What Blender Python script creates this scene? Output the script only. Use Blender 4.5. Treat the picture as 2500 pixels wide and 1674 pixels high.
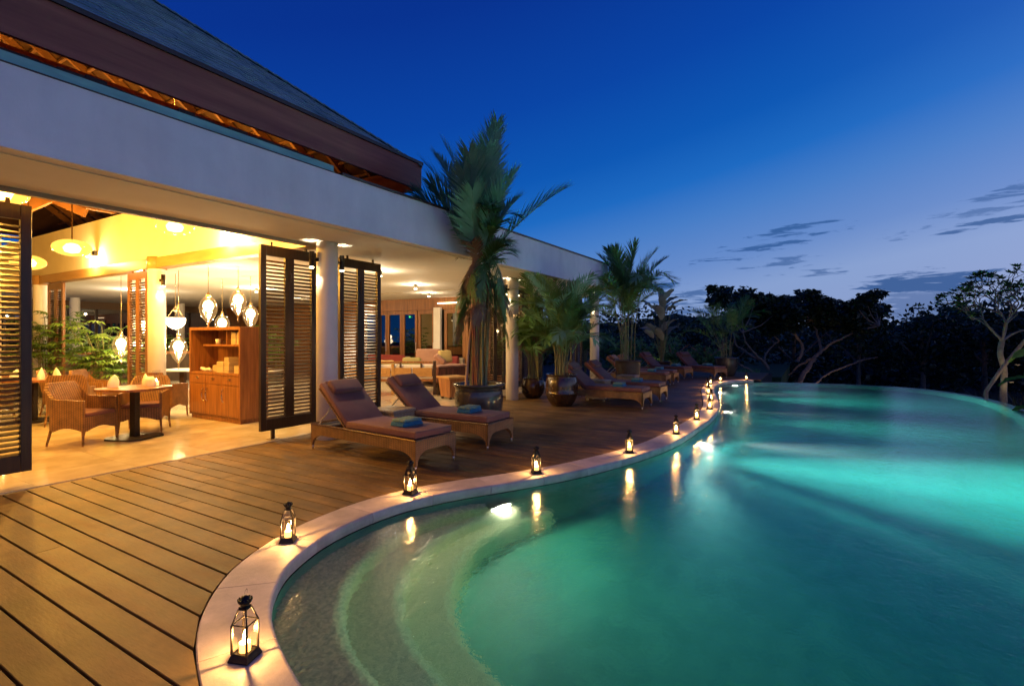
import bpy, bmesh, math, random
from mathutils import Vector, Matrix, Euler
for o in list(bpy.data.objects): bpy.data.objects.remove(o)
S = bpy.context.scene
COL = S.collection
PI = math.pi
R = math.radians
# ------------------------------------------------------------------ camera, sky, exposure
cam = bpy.data.cameras.new('camera'); camo = bpy.data.objects.new('camera', cam); COL.objects.link(camo)
YAW = R(30.56)
camo.location = (0, 0, 1.5); camo.rotation_euler = (PI/2, 0, YAW - PI/2)
cam.sensor_width = 36; cam.lens = 17.68; cam.shift_y = -0.006; cam.clip_start = 0.05; cam.clip_end = 3000
S.camera = camo
S.view_settings.view_transform = 'Standard'; S.view_settings.look = 'None'
S.view_settings.exposure = 0.0; S.view_settings.gamma = 1.0; S.view_settings.use_curve_mapping = False
S.render.engine = 'CYCLES'
cy = S.cycles
cy.use_denoising = True
try: cy.denoiser = 'OPENIMAGEDENOISE'; cy.denoising_input_passes = 'RGB_ALBEDO_NORMAL'
except Exception: pass
cy.use_adaptive_sampling = True; cy.adaptive_threshold = 0.015
cy.max_bounces = 9; cy.diffuse_bounces = 3; cy.glossy_bounces = 4; cy.transmission_bounces = 6
cy.transparent_max_bounces = 24; cy.volume_bounces = 0
cy.sample_clamp_indirect = 2.5; cy.sample_clamp_direct = 0; cy.blur_glossy = 0.5
cy.use_light_tree = True

W = bpy.data.worlds.new('World'); S.world = W; W.use_nodes = True
wn = W.node_tree; wn.nodes.clear()
def nn(tree, t, **kw):
    n = tree.nodes.new(t)
    for k, v in kw.items():
        if k == 'inp':
            for a, b in v.items(): n.inputs[a].default_value = b
        else: setattr(n, k, v)
    return n
def mth(tree, op, a, b=None, clamp=False):
    n = tree.nodes.new('ShaderNodeMath'); n.operation = op; n.use_clamp = clamp
    for i, x in enumerate((a, b)):
        if x is None: continue
        if isinstance(x, (int, float)): n.inputs[i].default_value = x
        else: tree.links.new(x, n.inputs[i])
    return n.outputs[0]
def sky():
    t = wn; L = t.links.new
    tc = nn(t, 'ShaderNodeTexCoord'); sp = nn(t, 'ShaderNodeSeparateXYZ'); L(tc.outputs['Generated'], sp.inputs[0])
    X, Y, Z = sp.outputs
    az = mth(t, 'ARCTAN2', Y, X)                       # bearing, 0 along the facade
    el = mth(t, 'ARCSINE', Z)
    # afterglow low in the west (to the right of the picture)
    d = mth(t, 'COSINE', mth(t, 'SUBTRACT', az, R(-60)))
    h = mth(t, 'ADD', el, mth(t, 'MULTIPLY', mth(t, 'SUBTRACT', mth(t, 'SUBTRACT', 1.0, d), .20), 0.22))
    ramp = nn(t, 'ShaderNodeValToRGB'); L(mth(t, 'DIVIDE', h, 1.2, True), ramp.inputs[0])
    e = ramp.color_ramp.elements
    cols = [(0.0, (.24, .33, .56)), (.10, (.25, .34, .60)), (.17, (.24, .35, .63)), (.235, (.135, .26, .59)), (.32, (.062, .205, .57)), (.39, (.013, .145, .54)),
            (.47, (.0045, .098, .46)), (.60, (.003, .060, .38)), (.78, (.0025, .033, .28)), (1.0, (.002, .018, .18))]
    cols = [(h_/1.2, c_) for h_, c_ in cols[:-1]] + [(1.0, cols[-1][1])]
    e[0].position = 0; e[0].color = (*cols[0][1], 1); e[1].position = 1; e[1].color = (*cols[-1][1], 1)
    for p, c in cols[1:-1]:
        q = e.new(p); q.color = (*c, 1)
    # a physical twilight sky mixed in
    sk = nn(t, 'ShaderNodeTexSky'); sk.sky_type = 'NISHITA'; sk.sun_disc = False
    sk.sun_elevation = R(-5); sk.sun_rotation = R(110); sk.ozone_density = 3.0
    ad = nn(t, 'ShaderNodeMix', data_type='RGBA', blend_type='ADD'); ad.inputs[0].default_value = 0.05
    L(ramp.outputs[0], ad.inputs[6]); L(sk.outputs[0], ad.inputs[7])
    # last lavender light above the place where the sun went down, right of the view
    gl = mth(t, 'MULTIPLY', mth(t, 'POWER', mth(t, 'MAXIMUM', mth(t, 'COSINE', mth(t, 'SUBTRACT', az, R(-85))), 0.0), 2.0), mth(t, 'EXPONENT', mth(t, 'MULTIPLY', mth(t, 'ABSOLUTE', el), -3.2)))
    g2 = nn(t, 'ShaderNodeMix', data_type='RGBA', blend_type='ADD'); L(gl, g2.inputs[0]); L(ad.outputs[2], g2.inputs[6]); g2.inputs[7].default_value = (.42, .30, .36, 1)
    # thin dark evening clouds
    nz = nn(t, 'ShaderNodeTexNoise', inp={'Scale': 15.0, 'Detail': 8.0, 'Roughness': .62, 'Distortion': .35})
    mp = nn(t, 'ShaderNodeMapping'); mp.inputs['Scale'].default_value = (1, 1, 9.0); L(tc.outputs['Generated'], mp.inputs[0]); L(mp.outputs[0], nz.inputs['Vector'])
    f = mth(t, 'SUBTRACT', nz.outputs[0], 0.5)
    tot = None
    # bearing, elevation, half width, half height, slope, weight (degrees)
    for (a, b, w_, h_, sl, wt, bias) in CLOUDS:
        da = mth(t, 'SUBTRACT', az, R(a)); de = mth(t, 'SUBTRACT', mth(t, 'SUBTRACT', el, R(b)), mth(t, 'MULTIPLY', da, sl))
        q = mth(t, 'ADD', mth(t, 'POWER', mth(t, 'DIVIDE', da, R(w_)), 2), mth(t, 'POWER', mth(t, 'ABSOLUTE', mth(t, 'DIVIDE', de, R(h_))), 2))
        m = mth(t, 'SUBTRACT', 1.0, q)
        m = mth(t, 'ADD', m, mth(t, 'SUBTRACT', mth(t, 'MULTIPLY', f, 8.0), .62 - bias))
        m = mth(t, 'MULTIPLY', mth(t, 'MULTIPLY', m, 1.5, True), wt)
        tot = m if tot is None else mth(t, 'MAXIMUM', tot, m)
    cm = nn(t, 'ShaderNodeMix', data_type='RGBA'); L(tot, cm.inputs[0]); L(g2.outputs[2], cm.inputs[6])
    cm.inputs[7].default_value = (.016, .082, .27, 1)
    bg = nn(t, 'ShaderNodeBackground'); L(cm.outputs[2], bg.inputs[0]); bg.inputs[1].default_value = 1.0
    out = nn(t, 'ShaderNodeOutputWorld'); L(bg.outputs[0], out.inputs[0])
CLOUDS = [(4.2, 9.0, 7.0, .85, -.17, .75, .05), (3.0, 7.4, 4.5, .5, -.10, .6, .0), (1.5, 10.6, 3.4, .4, -.1, .75, .2), (-.2, 6.4, 3.6, .7, -.04, .6, .0), (-7.2, 9.3, 3.2, .5, -.05, .5, .1), (-12.2, 9.3, 3.6, .5, -.1, .75, 0),
          (-15.0, 11.6, 5.5, .7, -.22, .55, .0), (-13.5, 10.4, 4.0, .5, -.15, .5, 0), (-8.9, 4.75, 3.9, .75, 0, .85, 1.3), (-8.3, 2.8, 2.6, 1.5, 0, .55, 1.2), (11.5, 3.6, 4.6, 1.5, 0, .7, .4), (14.5, 5.6, 2.2, .9, 0, .85, .4), (-16, 3.0, 5, 1.0, 0, .6, .3), (1.0, 2.6, 3.5, .9, 0, .5, .2)]
sky()

# ------------------------------------------------------------------ mesh helpers
class MB:
    def __init__(s): s.v = []; s.f = []; s.sm = []
    def add(s, vs, fs, smooth=False):
        n = len(s.v); s.v.extend([tuple(p) for p in vs]); s.f.extend([tuple(i + n for i in f) for f in fs]); s.sm.extend([smooth]*len(fs))
    def box(s, c, d, bev=0.0, rot=None, seg=1, smooth=False):
        dx, dy, dz = d[0]/2, d[1]/2, d[2]/2
        if bev <= 0:
            vs = [Vector((x*dx, y*dy, z*dz)) for x in (-1, 1) for y in (-1, 1) for z in (-1, 1)]
            fs = [(0, 1, 3, 2), (4, 6, 7, 5), (0, 4, 5, 1), (2, 3, 7, 6), (0, 2, 6, 4), (1, 5, 7, 3)]
        else:
            bm = bmesh.new(); bmesh.ops.create_cube(bm, size=1.0)
            for v in bm.verts: v.co = Vector((v.co.x*d[0], v.co.y*d[1], v.co.z*d[2]))
            bmesh.ops.bevel(bm, geom=list(bm.edges), offset=bev, segments=seg, profile=0.5, affect='EDGES')
            bm.verts.ensure_lookup_table(); bm.verts.index_update()
            vs = [v.co.copy() for v in bm.verts]; fs = [[v.index for v in f.verts] for f in bm.faces]; bm.free()
        m = Matrix.Translation(Vector(c))
        if rot is not None: m = m @ (rot.to_matrix().to_4x4() if isinstance(rot, Euler) else rot.to_4x4())
        s.add([m @ v for v in vs], fs, smooth)
    def b2(s, x0, x1, y0, y1, z0, z1, bev=0.0):
        s.box(((x0+x1)/2, (y0+y1)/2, (z0+z1)/2), (x1-x0, y1-y0, z1-z0), bev)
    def tube(s, pts, rad, n=8, caps=True, smooth=True):
        pts = [Vector(p) for p in pts]; rs = rad if isinstance(rad, (list, tuple)) else [rad]*len(pts)
        vs = []; fs = []; k = len(pts); ref = None
        for i, p in enumerate(pts):
            t = (pts[min(i+1, k-1)] - pts[max(i-1, 0)])
            if t.length < 1e-9: t = Vector((0, 0, 1))
            t.normalize()
            if ref is None: ref = Vector((0, 0, 1)) if abs(t.z) < .9 else Vector((1, 0, 0))
            a = t.cross(ref); 
            if a.length < 1e-6: a = t.orthogonal()
            a.normalize(); b = t.cross(a).normalized(); ref = a.cross(t)*1.0 if False else ref
            for j in range(n):
                w = 2*PI*j/n; vs.append(p + (a*math.cos(w) + b*math.sin(w))*rs[i])
        for i in range(k-1):
            for j in range(n):
                fs.append((i*n+j, i*n+(j+1) % n, (i+1)*n+(j+1) % n, (i+1)*n+j))
        s.add(vs, fs, smooth)
        if caps:
            n0 = len(s.v) - len(vs)
            s.f.append(tuple(n0 + j for j in range(n))); s.sm.append(False)
            s.f.append(tuple(n0 + (k-1)*n + j for j in reversed(range(n)))); s.sm.append(False)
    def lathe(s, prof, c=(0, 0, 0), n=24, smooth=True, wob=None):
        vs = []; fs = []; k = len(prof)
        for i, (r, z) in enumerate(prof):
            for j in range(n):
                w = 2*PI*j/n; rr = r*(wob(w, z) if wob else 1); vs.append((c[0]+rr*math.cos(w), c[1]+rr*math.sin(w), c[2]+z))
        for i in range(k-1):
            for j in range(n): fs.append((i*n+j, i*n+(j+1) % n, (i+1)*n+(j+1) % n, (i+1)*n+j))
        s.add(vs, fs, smooth)
    def prism(s, poly, z0, z1):
        n = len(poly); vs = [(p[0], p[1], z0) for p in poly] + [(p[0], p[1], z1) for p in poly]
        fs = [tuple(reversed(range(n))), tuple(range(n, 2*n))] + [(i, (i+1) % n, n+(i+1) % n, n+i) for i in range(n)]
        s.add(vs, fs)
    def quad(s, a, b, c, d, smooth=False): s.add([a, b, c, d], [(0, 1, 2, 3)], smooth)
    def tri(s, a, b, c): s.add([a, b, c], [(0, 1, 2)])
def ob(name, mb, mat, parent=None, loc=None, kind=None, label=None, cat=None, group=None):
    me = bpy.data.meshes.new(name); me.from_pydata(mb.v, [], mb.f)
    if any(mb.sm): me.polygons.foreach_set('use_smooth', mb.sm)
    me.update()
    if mat is not None: me.materials.append(mat)
    o = bpy.data.objects.new(name, me); COL.objects.link(o)
    if parent is not None: o.parent = parent
    if loc is not None: o.location = loc
    tag(o, label, cat, group, kind)
    return o
def tag(o, label=None, cat=None, group=None, kind=None):
    if label: o['label'] = label
    if cat: o['category'] = cat
    if group: o['group'] = group
    if kind: o['kind'] = kind
    return o
def thing(name, label, cat, loc=(0, 0, 0), rz=0.0, group=None):
    o = bpy.data.objects.new(name, None); COL.objects.link(o); o.empty_display_size = .1
    o.location = loc; o.rotation_euler = (0, 0, rz); tag(o, label, cat, group); return o
def dup(root, loc, rz=0.0, label=None, group=None, scale=None):
    r = root.copy(); COL.objects.link(r); r.location = loc; r.rotation_euler = (0, 0, rz)
    if label: r['label'] = label
    if group: r['group'] = group
    if scale: r.scale = (scale,)*3
    for ch in list(root.children):
        c = ch.copy(); COL.objects.link(c); c.parent = r
        for g in list(ch.children):
            d = g.copy(); COL.objects.link(d); d.parent = c
    return r
def lamp(kind, loc, watts, col, parent=None, rot=None, radius=.03, angle=None, blend=.5):
    l = bpy.data.lights.new('lamp_light', kind); l.energy = watts; l.color = col; l.shadow_soft_size = radius
    if kind == 'SPOT': l.spot_size = R(angle); l.spot_blend = blend
    o = bpy.data.objects.new('lamp_light', l); COL.objects.link(o); o.location = loc
    if parent: o.parent = parent
    if rot is not None: o.rotation_mode = 'QUATERNION'; o.rotation_quaternion = Vector(rot).to_track_quat('-Z', 'Y')
    return o
def catmull(pts, n=6, closed=False):
    out = []; k = len(pts); rng = range(k if closed else k-1)
    for i in rng:
        if closed: p0, p1, p2, p3 = pts[i-1], pts[i], pts[(i+1) % k], pts[(i+2) % k]
        else: p0, p1, p2, p3 = pts[max(i-1, 0)], pts[i], pts[i+1], pts[min(i+2, k-1)]
        for j in range(n):
            t = j/n
            out.append(tuple(.5*((2*b) + (-a+c)*t + (2*a-5*b+4*c-d)*t*t + (-a+3*b-3*c+d)*t**3) for a, b, c, d in zip(p0, p1, p2, p3)))
    if not closed: out.append(tuple(pts[-1]))
    return out

# ------------------------------------------------------------------ materials
MATS = {}
def pm(name, c1, c2=None, rough=.5, metal=0, scale=6, stretch=(1, 1, 1), bump=0, bscale=None, detail=5, rnd=0.0, spec=.5, coat=0, emis=None, es=0, trans=0, ior=1.45, sheen=0, lo=.35, hi=.65, rrough=0.0, stain=0.0, sscale=1.3):
    m = bpy.data.materials.new(name); m.use_nodes = True; t = m.node_tree; L = t.links.new
    b = t.nodes['Principled BSDF']
    b.inputs['Roughness'].default_value = rough; b.inputs['Metallic'].default_value = metal; b.inputs['IOR'].default_value = ior
    b.inputs['Specular IOR Level'].default_value = spec; b.inputs['Coat Weight'].default_value = coat
    b.inputs['Transmission Weight'].default_value = trans; b.inputs['Sheen Weight'].default_value = sheen
    if emis: b.inputs['Emission Color'].default_value = (*emis, 1); b.inputs['Emission Strength'].default_value = es
    c2 = c2 or c1
    tc = nn(t, 'ShaderNodeTexCoord'); mp = nn(t, 'ShaderNodeMapping'); mp.inputs['Scale'].default_value = stretch
    L(tc.outputs['Object'], mp.inputs[0])
    vec = mp.outputs[0]
    oi = nn(t, 'ShaderNodeObjectInfo')
    if rnd:
        va = nn(t, 'ShaderNodeVectorMath', operation='ADD'); L(vec, va.inputs[0])
        mv = nn(t, 'ShaderNodeVectorMath', operation='SCALE'); mv.inputs[0].default_value = (31, 17, 23); L(oi.outputs['Random'], mv.inputs['Scale']); L(mv.outputs[0], va.inputs[1]); vec = va.outputs[0]
    nz = nn(t, 'ShaderNodeTexNoise', inp={'Scale': scale, 'Detail': detail, 'Roughness': .6}); L(vec, nz.inputs['Vector'])
    mr = nn(t, 'ShaderNodeMapRange'); mr.inputs[1].default_value = lo; mr.inputs[2].default_value = hi; L(nz.outputs[0], mr.inputs[0])
    mx = nn(t, 'ShaderNodeMix', data_type='RGBA'); mx.inputs[6].default_value = (*c1, 1); mx.inputs[7].default_value = (*c2, 1); L(mr.outputs[0], mx.inputs[0])
    col = mx.outputs[2]
    if rnd:
        hs = nn(t, 'ShaderNodeHueSaturation'); L(col, hs.inputs['Color'])
        L(mth(t, 'ADD', mth(t, 'MULTIPLY', mth(t, 'SUBTRACT', oi.outputs['Random'], .5), 2*rnd), 1.0), hs.inputs['Value']); col = hs.outputs[0]
    if stain:                                              # wear and dirt that run across neighbouring pieces
        ns = nn(t, 'ShaderNodeTexNoise', inp={'Scale': sscale, 'Detail': 7.0, 'Roughness': .66}); L(tc.outputs['Object'], ns.inputs['Vector'])
        ms = nn(t, 'ShaderNodeMapRange'); ms.inputs[1].default_value = .32; ms.inputs[2].default_value = .66; ms.inputs[3].default_value = 1 - stain; ms.inputs[4].default_value = 1 + stain*.35; L(ns.outputs[0], ms.inputs[0])
        h2 = nn(t, 'ShaderNodeHueSaturation'); L(col, h2.inputs['Color']); L(ms.outputs[0], h2.inputs['Value']); col = h2.outputs[0]
    L(col, b.inputs['Base Color'])
    if rrough: L(mth(t, 'ADD', mth(t, 'MULTIPLY', nz.outputs[0], rrough), rough - rrough/2, True), b.inputs['Roughness'])
    if bump:
        n2 = nn(t, 'ShaderNodeTexNoise', inp={'Scale': bscale or scale*4, 'Detail': 4.0}); L(vec, n2.inputs['Vector'])
        bp = nn(t, 'ShaderNodeBump'); bp.inputs['Strength'].default_value = bump; bp.inputs['Distance'].default_value = .01; L(n2.outputs[0], bp.inputs['Height']); L(bp.outputs[0], b.inputs['Normal'])
    MATS[name] = m; return m
def leafmat(name, c1, c2, trans=.35, rough=.45, scale=3):
    m = pm(name, c1, c2, rough=rough, scale=scale, rnd=.25)
    t = m.node_tree; b = t.nodes['Principled BSDF']; out = t.nodes['Material Output']
    tr = nn(t, 'ShaderNodeBsdfTranslucent'); src = b.inputs['Base Color'].links[0].from_socket; t.links.new(src, tr.inputs[0])
    mx = nn(t, 'ShaderNodeMixShader'); mx.inputs[0].default_value = trans; t.links.new(b.outputs[0], mx.inputs[1]); t.links.new(tr.outputs[0], mx.inputs[2]); t.links.new(mx.outputs[0], out.inputs[0])
    return m
def gmat(name, col, st):
    # a glowing gas or filament: gives off light and lets other light through
    m = bpy.data.materials.new(name); m.use_nodes = True; t = m.node_tree; t.nodes.remove(t.nodes['Principled BSDF']); out = t.nodes['Material Output']
    a = nn(t, 'ShaderNodeBsdfTransparent'); e = nn(t, 'ShaderNodeEmission'); e.inputs[0].default_value = (*col, 1); e.inputs[1].default_value = st
    s = nn(t, 'ShaderNodeAddShader'); t.links.new(a.outputs[0], s.inputs[0]); t.links.new(e.outputs[0], s.inputs[1]); t.links.new(s.outputs[0], out.inputs[0]); return m
def emat(name, col, st):
    m = bpy.data.materials.new(name); m.use_nodes = True; t = m.node_tree; b = t.nodes['Principled BSDF']
    b.inputs['Base Color'].default_value = (*col, 1); b.inputs['Emission Color'].default_value = (*col, 1); b.inputs['Emission Strength'].default_value = st; return m
def panemat(name, tint=(1, 1, 1), gl=.1, rough=.02, hot=None, hs=0):
    m = bpy.data.materials.new(name); m.use_nodes = True; t = m.node_tree; t.nodes.remove(t.nodes['Principled BSDF']); out = t.nodes['Material Output']
    a = nn(t, 'ShaderNodeBsdfTransparent'); a.inputs[0].default_value = (*tint, 1)
    g = nn(t, 'ShaderNodeBsdfGlossy'); g.inputs['Roughness'].default_value = rough
    f = nn(t, 'ShaderNodeLayerWeight')
    mx = nn(t, 'ShaderNodeMixShader'); t.links.new(mth(t, 'ADD', mth(t, 'MULTIPLY', mth(t, 'POWER', f.outputs['Facing'], 4.0), .6), gl*.5, True), mx.inputs[0]); t.links.new(a.outputs[0], mx.inputs[1]); t.links.new(g.outputs[0], mx.inputs[2])
    o = mx.outputs[0]
    if hot:
        e = nn(t, 'ShaderNodeEmission'); e.inputs[0].default_value = (*hot, 1); e.inputs[1].default_value = hs
        ad = nn(t, 'ShaderNodeAddShader'); t.links.new(o, ad.inputs[0]); t.links.new(e.outputs[0], ad.inputs[1]); o = ad.outputs[0]
    t.links.new(o, out.inputs[0]); return m
def wickermat(name, c1, c2, sx=70, sz=45):
    m = bpy.data.materials.new(name); m.use_nodes = True; t = m.node_tree; L = t.links.new; b = t.nodes['Principled BSDF']
    tc = nn(t, 'ShaderNodeTexCoord'); sp = nn(t, 'ShaderNodeSeparateXYZ'); L(tc.outputs['Object'], sp.inputs[0])
    hor = mth(t, 'ADD', sp.outputs[0], sp.outputs[1])
    a = mth(t, 'ABSOLUTE', mth(t, 'SINE', mth(t, 'MULTIPLY', hor, sx*PI)))
    ph = mth(t, 'MULTIPLY', mth(t, 'FLOOR', mth(t, 'MULTIPLY', hor, sx)), .5)
    c = mth(t, 'ABSOLUTE', mth(t, 'SINE', mth(t, 'MULTIPLY', mth(t, 'ADD', mth(t, 'MULTIPLY', sp.outputs[2], sz*2), ph), PI)))
    hgt = mth(t, 'MULTIPLY', mth(t, 'POWER', a, .6), mth(t, 'ADD', mth(t, 'MULTIPLY', c, .6), .4))
    nz = nn(t, 'ShaderNodeTexNoise', inp={'Scale': 9.0, 'Detail': 4.0}); L(tc.outputs['Object'], nz.inputs['Vector'])
    mx = nn(t, 'ShaderNodeMix', data_type='RGBA'); mx.inputs[6].default_value = (*c1, 1); mx.inputs[7].default_value = (*c2, 1)
    L(mth(t, 'ADD', mth(t, 'MULTIPLY', hgt, .75), mth(t, 'MULTIPLY', mth(t, 'SUBTRACT', nz.outputs[0], .5), .8), True), mx.inputs[0]); L(mx.outputs[2], b.inputs['Base Color'])
    bp = nn(t, 'ShaderNodeBump'); bp.inputs['Strength'].default_value = .8; bp.inputs['Distance'].default_value = .006; L(hgt, bp.inputs['Height']); L(bp.outputs[0], b.inputs['Normal'])
    b.inputs['Roughness'].default_value = .45; return m
def watermat():
    m = bpy.data.materials.new('pool_water'); m.use_nodes = True; t = m.node_tree; L = t.links.new; b = t.nodes['Principled BSDF']; out = t.nodes['Material Output']
    b.inputs['Base Color'].default_value = (1, 1, 1, 1); b.inputs['Transmission Weight'].default_value = 1; b.inputs['IOR'].default_value = 1.333; b.inputs['Roughness'].default_value = .15
    tc = nn(t, 'ShaderNodeTexCoord')
    def nzz(sc, st, det):
        mp = nn(t, 'ShaderNodeMapping'); mp.inputs['Scale'].default_value = st; mp.inputs['Rotation'].default_value = (0, 0, -YAW); L(tc.outputs['Object'], mp.inputs[0])
        n = nn(t, 'ShaderNodeTexNoise', inp={'Scale': sc, 'Detail': det, 'Roughness': .55}); L(mp.outputs[0], n.inputs['Vector']); return n.outputs[0]
    h = mth(t, 'ADD', mth(t, 'ADD', mth(t, 'MULTIPLY', nzz(3.0, (1, 1, 1), 2.0), .6), mth(t, 'MULTIPLY', nzz(10.0, (.6, 1, 1), 1.0), .45)), mth(t, 'MULTIPLY', nzz(26.0, (1, 1, 1), 2.0), .36))
    bp = nn(t, 'ShaderNodeBump'); bp.inputs['Strength'].default_value = 1.0; bp.inputs['Distance'].default_value = .011; L(h, bp.inputs['Height']); L(bp.outputs[0], b.inputs['Normal'])
    va = nn(t, 'ShaderNodeVolumeAbsorption'); va.inputs[0].default_value = (.07, .88, .85, 1); va.inputs[1].default_value = .34
    vs = nn(t, 'ShaderNodeVolumeScatter'); vs.inputs[0].default_value = (.35, .95, .90, 1); vs.inputs[1].default_value = .016; vs.inputs['Anisotropy'].default_value = .55
    ad = nn(t, 'ShaderNodeAddShader'); L(va.outputs[0], ad.inputs[0]); L(vs.outputs[0], ad.inputs[1]); L(ad.outputs[0], out.inputs['Volume'])
    return m
WARM = (1.0, .68, .25); WARM2 = (1.0, .78, .48)
white_wall = pm('white_plaster', (.82, .80, .78), (.76, .745, .74), rough=.85, stain=.14, sscale=.8, scale=2.4, stretch=(1.5, 1.4, .25), bump=.08, bscale=60)
ceil_m = pm('white_ceiling', (.80, .78, .74), (.76, .74, .70), rough=.8, scale=3)
cream = pm('cream_wall', (.80, .72, .50), (.74, .66, .44), rough=.8, scale=2)
col_m = pm('column_paint', (.80, .78, .74), (.75, .73, .69), rough=.55, scale=4)
deckw = pm('deck_wood', (.092, .049, .015), (.255, .148, .050), rough=.58, spec=.35, stain=.5, sscale=1.6, scale=2.2, stretch=(4.5, 1.1, 4.5), bump=.12, bscale=16, rnd=.22, rrough=.28, lo=.3, hi=.72, detail=8)
gapm = pm('under_deck', (.02, .015, .01), rough=.9)
marble = pm('marble_tile', (.70, .61, .44), (.52, .43, .28), rough=.10, scale=2.6, detail=9, rnd=.06, coat=.25, rrough=.08)
coping_m = pm('coping_stone', (.60, .50, .42), (.50, .41, .35), rough=.55, scale=7, bump=.18, bscale=90, rnd=.10, stain=.28, sscale=3.5)
darkw = pm('dark_stained_wood', (.026, .014, .008), (.045, .024, .012), rough=.32, scale=5, stretch=(6, 6, .5), bump=.12, spec=.5)
slatw = pm('louvre_slat_wood', (.05, .025, .012), (.085, .044, .02), rough=.42, scale=6, stretch=(1, 4, 4), rnd=.2)
midw = pm('teak_veneer', (.15, .055, .015), (.34, .145, .040), rough=.40, scale=3, stretch=(7, 7, .45), bump=.05, lo=.3, hi=.7)
lintw = pm('honey_wood', (.36, .19, .055), (.44, .25, .08), rough=.35, scale=3, stretch=(5, .5, 5))
redw = pm('red_brown_eave_board', (.24, .055, .026), (.40, .115, .055), rough=.5, scale=1.6, stretch=(.35, .35, 5), bump=.1)
shing = pm('wood_shingle', (.12, .21, .20), (.30, .42, .38), rough=.75, scale=3, stretch=(.7, .7, .7), bump=.3, bscale=30, detail=7, lo=.3, hi=.7)
raftw = pm('rafter_wood', (.16, .07, .025), (.24, .11, .04), rough=.55, scale=3)
tileu = pm('roof_underside', (.045, .020, .010), (.07, .032, .015), rough=.8, scale=5)
copper = pm('verdigris_gutter', (.26, .52, .46), (.17, .36, .33), rough=.7, scale=3, stretch=(.6, 3, 3))
wick = wickermat('wicker_brown', (.05, .022, .008), (.35, .18, .065), 34, 24)
wickd = wickermat('wicker_dark', (.14, .09, .05), (.55, .40, .22), 34, 24)
wickc = wickermat('wicker_chair', (.06, .025, .008), (.42, .21, .065), 30, 22)
steel = pm('brushed_steel', (.55, .54, .52), rough=.28, metal=1)
brass = pm('satin_brass', (.75, .60, .34), rough=.25, metal=1)
blackm = pm('blackened_iron', (.018, .014, .012), (.035, .026, .02), rough=.42, metal=.6, scale=40, bump=.15)
cush = pm('plum_canvas', (.135, .050, .042), (.17, .068, .055), rough=.85, scale=5, bump=.45, bscale=11, sheen=.1)
cushp = pm('plum_canvas_pillow', (.12, .048, .042), (.15, .062, .052), rough=.85, scale=5, bump=.12, bscale=300, sheen=.1)
towelm = pm('teal_towel', (.010, .12, .21), (.03, .19, .26), rough=.95, scale=14, bump=.6, bscale=160, sheen=.2, rnd=.1)
towels = pm('towel_stripe', (.25, .33, .16), (.10, .26, .27), rough=.95, scale=9, stretch=(1, 6, 1), bump=.5, bscale=160)
potd = pm('glazed_pot_dark', (.030, .030, .028), (.075, .062, .045), rough=.22, scale=5, coat=.4, bump=.1, bscale=12, rrough=.15)
potb = pm('glazed_pot_brown', (.026, .012, .006), (.06, .028, .011), rough=.18, scale=4, coat=.5, bump=.1, bscale=10, rrough=.12)
soil = pm('potting_soil', (.03, .02, .012), rough=.95, bump=.6, bscale=40)
leafp = leafmat('palm_leaf', (.085, .19, .045), (.15, .27, .08))
leafg = leafmat('palm_leaf_bluish', (.15, .34, .17), (.25, .46, .27))
leafdry = leafmat('palm_leaf_dry', (.16, .10, .05), (.24, .17, .10), trans=.25)
leafr = leafmat('lady_palm_leaf', (.08, .17, .025), (.16, .26, .045))
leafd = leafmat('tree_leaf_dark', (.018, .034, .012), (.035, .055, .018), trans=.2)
leafb = leafmat('banana_leaf', (.07, .15, .025), (.13, .22, .05), trans=.45)
leafc = leafmat('pale_variegated_leaf', (.30, .31, .17), (.44, .44, .28), trans=.3)
drygrass = leafmat('dry_undergrowth', (.12, .085, .035), (.06, .06, .02), trans=.2)
cane = pm('palm_cane', (.10, .14, .045), (.20, .15, .06), rough=.5, scale=8, stretch=(1, 1, 3))
caner = pm('palm_cane_red', (.20, .055, .03), (.14, .10, .04), rough=.5, scale=4, stretch=(1, 1, .6))
bark = pm('tree_bark', (.18, .12, .085), (.27, .19, .14), rough=.85, scale=9, bump=.4)
barkp = pm('frangipani_bark', (.32, .25, .16), (.20, .15, .10), rough=.75, scale=9, bump=.3)
groundm = pm('garden_soil', (.022, .026, .012), (.045, .038, .02), rough=.95, scale=2, bump=.6, bscale=9)
lawn = pm('lawn', (.035, .06, .012), (.06, .085, .02), rough=.9, scale=9, bump=.6, bscale=60)
tile_g = pm('green_pool_stone', (.026, .15, .135), (.055, .22, .19), rough=.45, scale=5, stretch=(1, 1, 1), bump=.25, bscale=30, detail=7)
step_m = pm('pebbled_step_stone', (.80, .66, .38), (.42, .37, .22), rough=.6, scale=38, bump=.7, bscale=55, lo=.38, hi=.62, detail=3)
weir_m = pm('weir_tile', (.20, .36, .32), (.28, .44, .38), rough=.3, scale=8)
linen = pm('white_linen', (.80, .78, .72), (.74, .71, .65), rough=.9, scale=6, bump=.1)
redc = pm('red_cushion', (.24, .04, .035), rough=.85, bump=.1, bscale=200)
yelc = pm('yellow_cushion', (.55, .42, .16), (.48, .37, .14), rough=.85, bump=.1, bscale=200)
pinkc = pm('pink_cushion', (.42, .24, .18), (.36, .20, .15), rough=.85, bump=.1, bscale=200)
bookm = pm('cream_board', (.50, .40, .24), (.42, .32, .18), rough=.7, scale=3, rnd=.15)
paneg = panemat('lantern_glass', (.97, .95, .90), .08)
glassw = panemat('window_glass', (.10, .09, .08), .36)  # tint near black: the night beyond is put into the pane colour
clear = panemat('clear_glass', (.95, .95, .95), .12)
amber = panemat('amber_glass', (.62, .42, .15), .06, .12, (1.0, .58, .10), 1.25)
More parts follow.
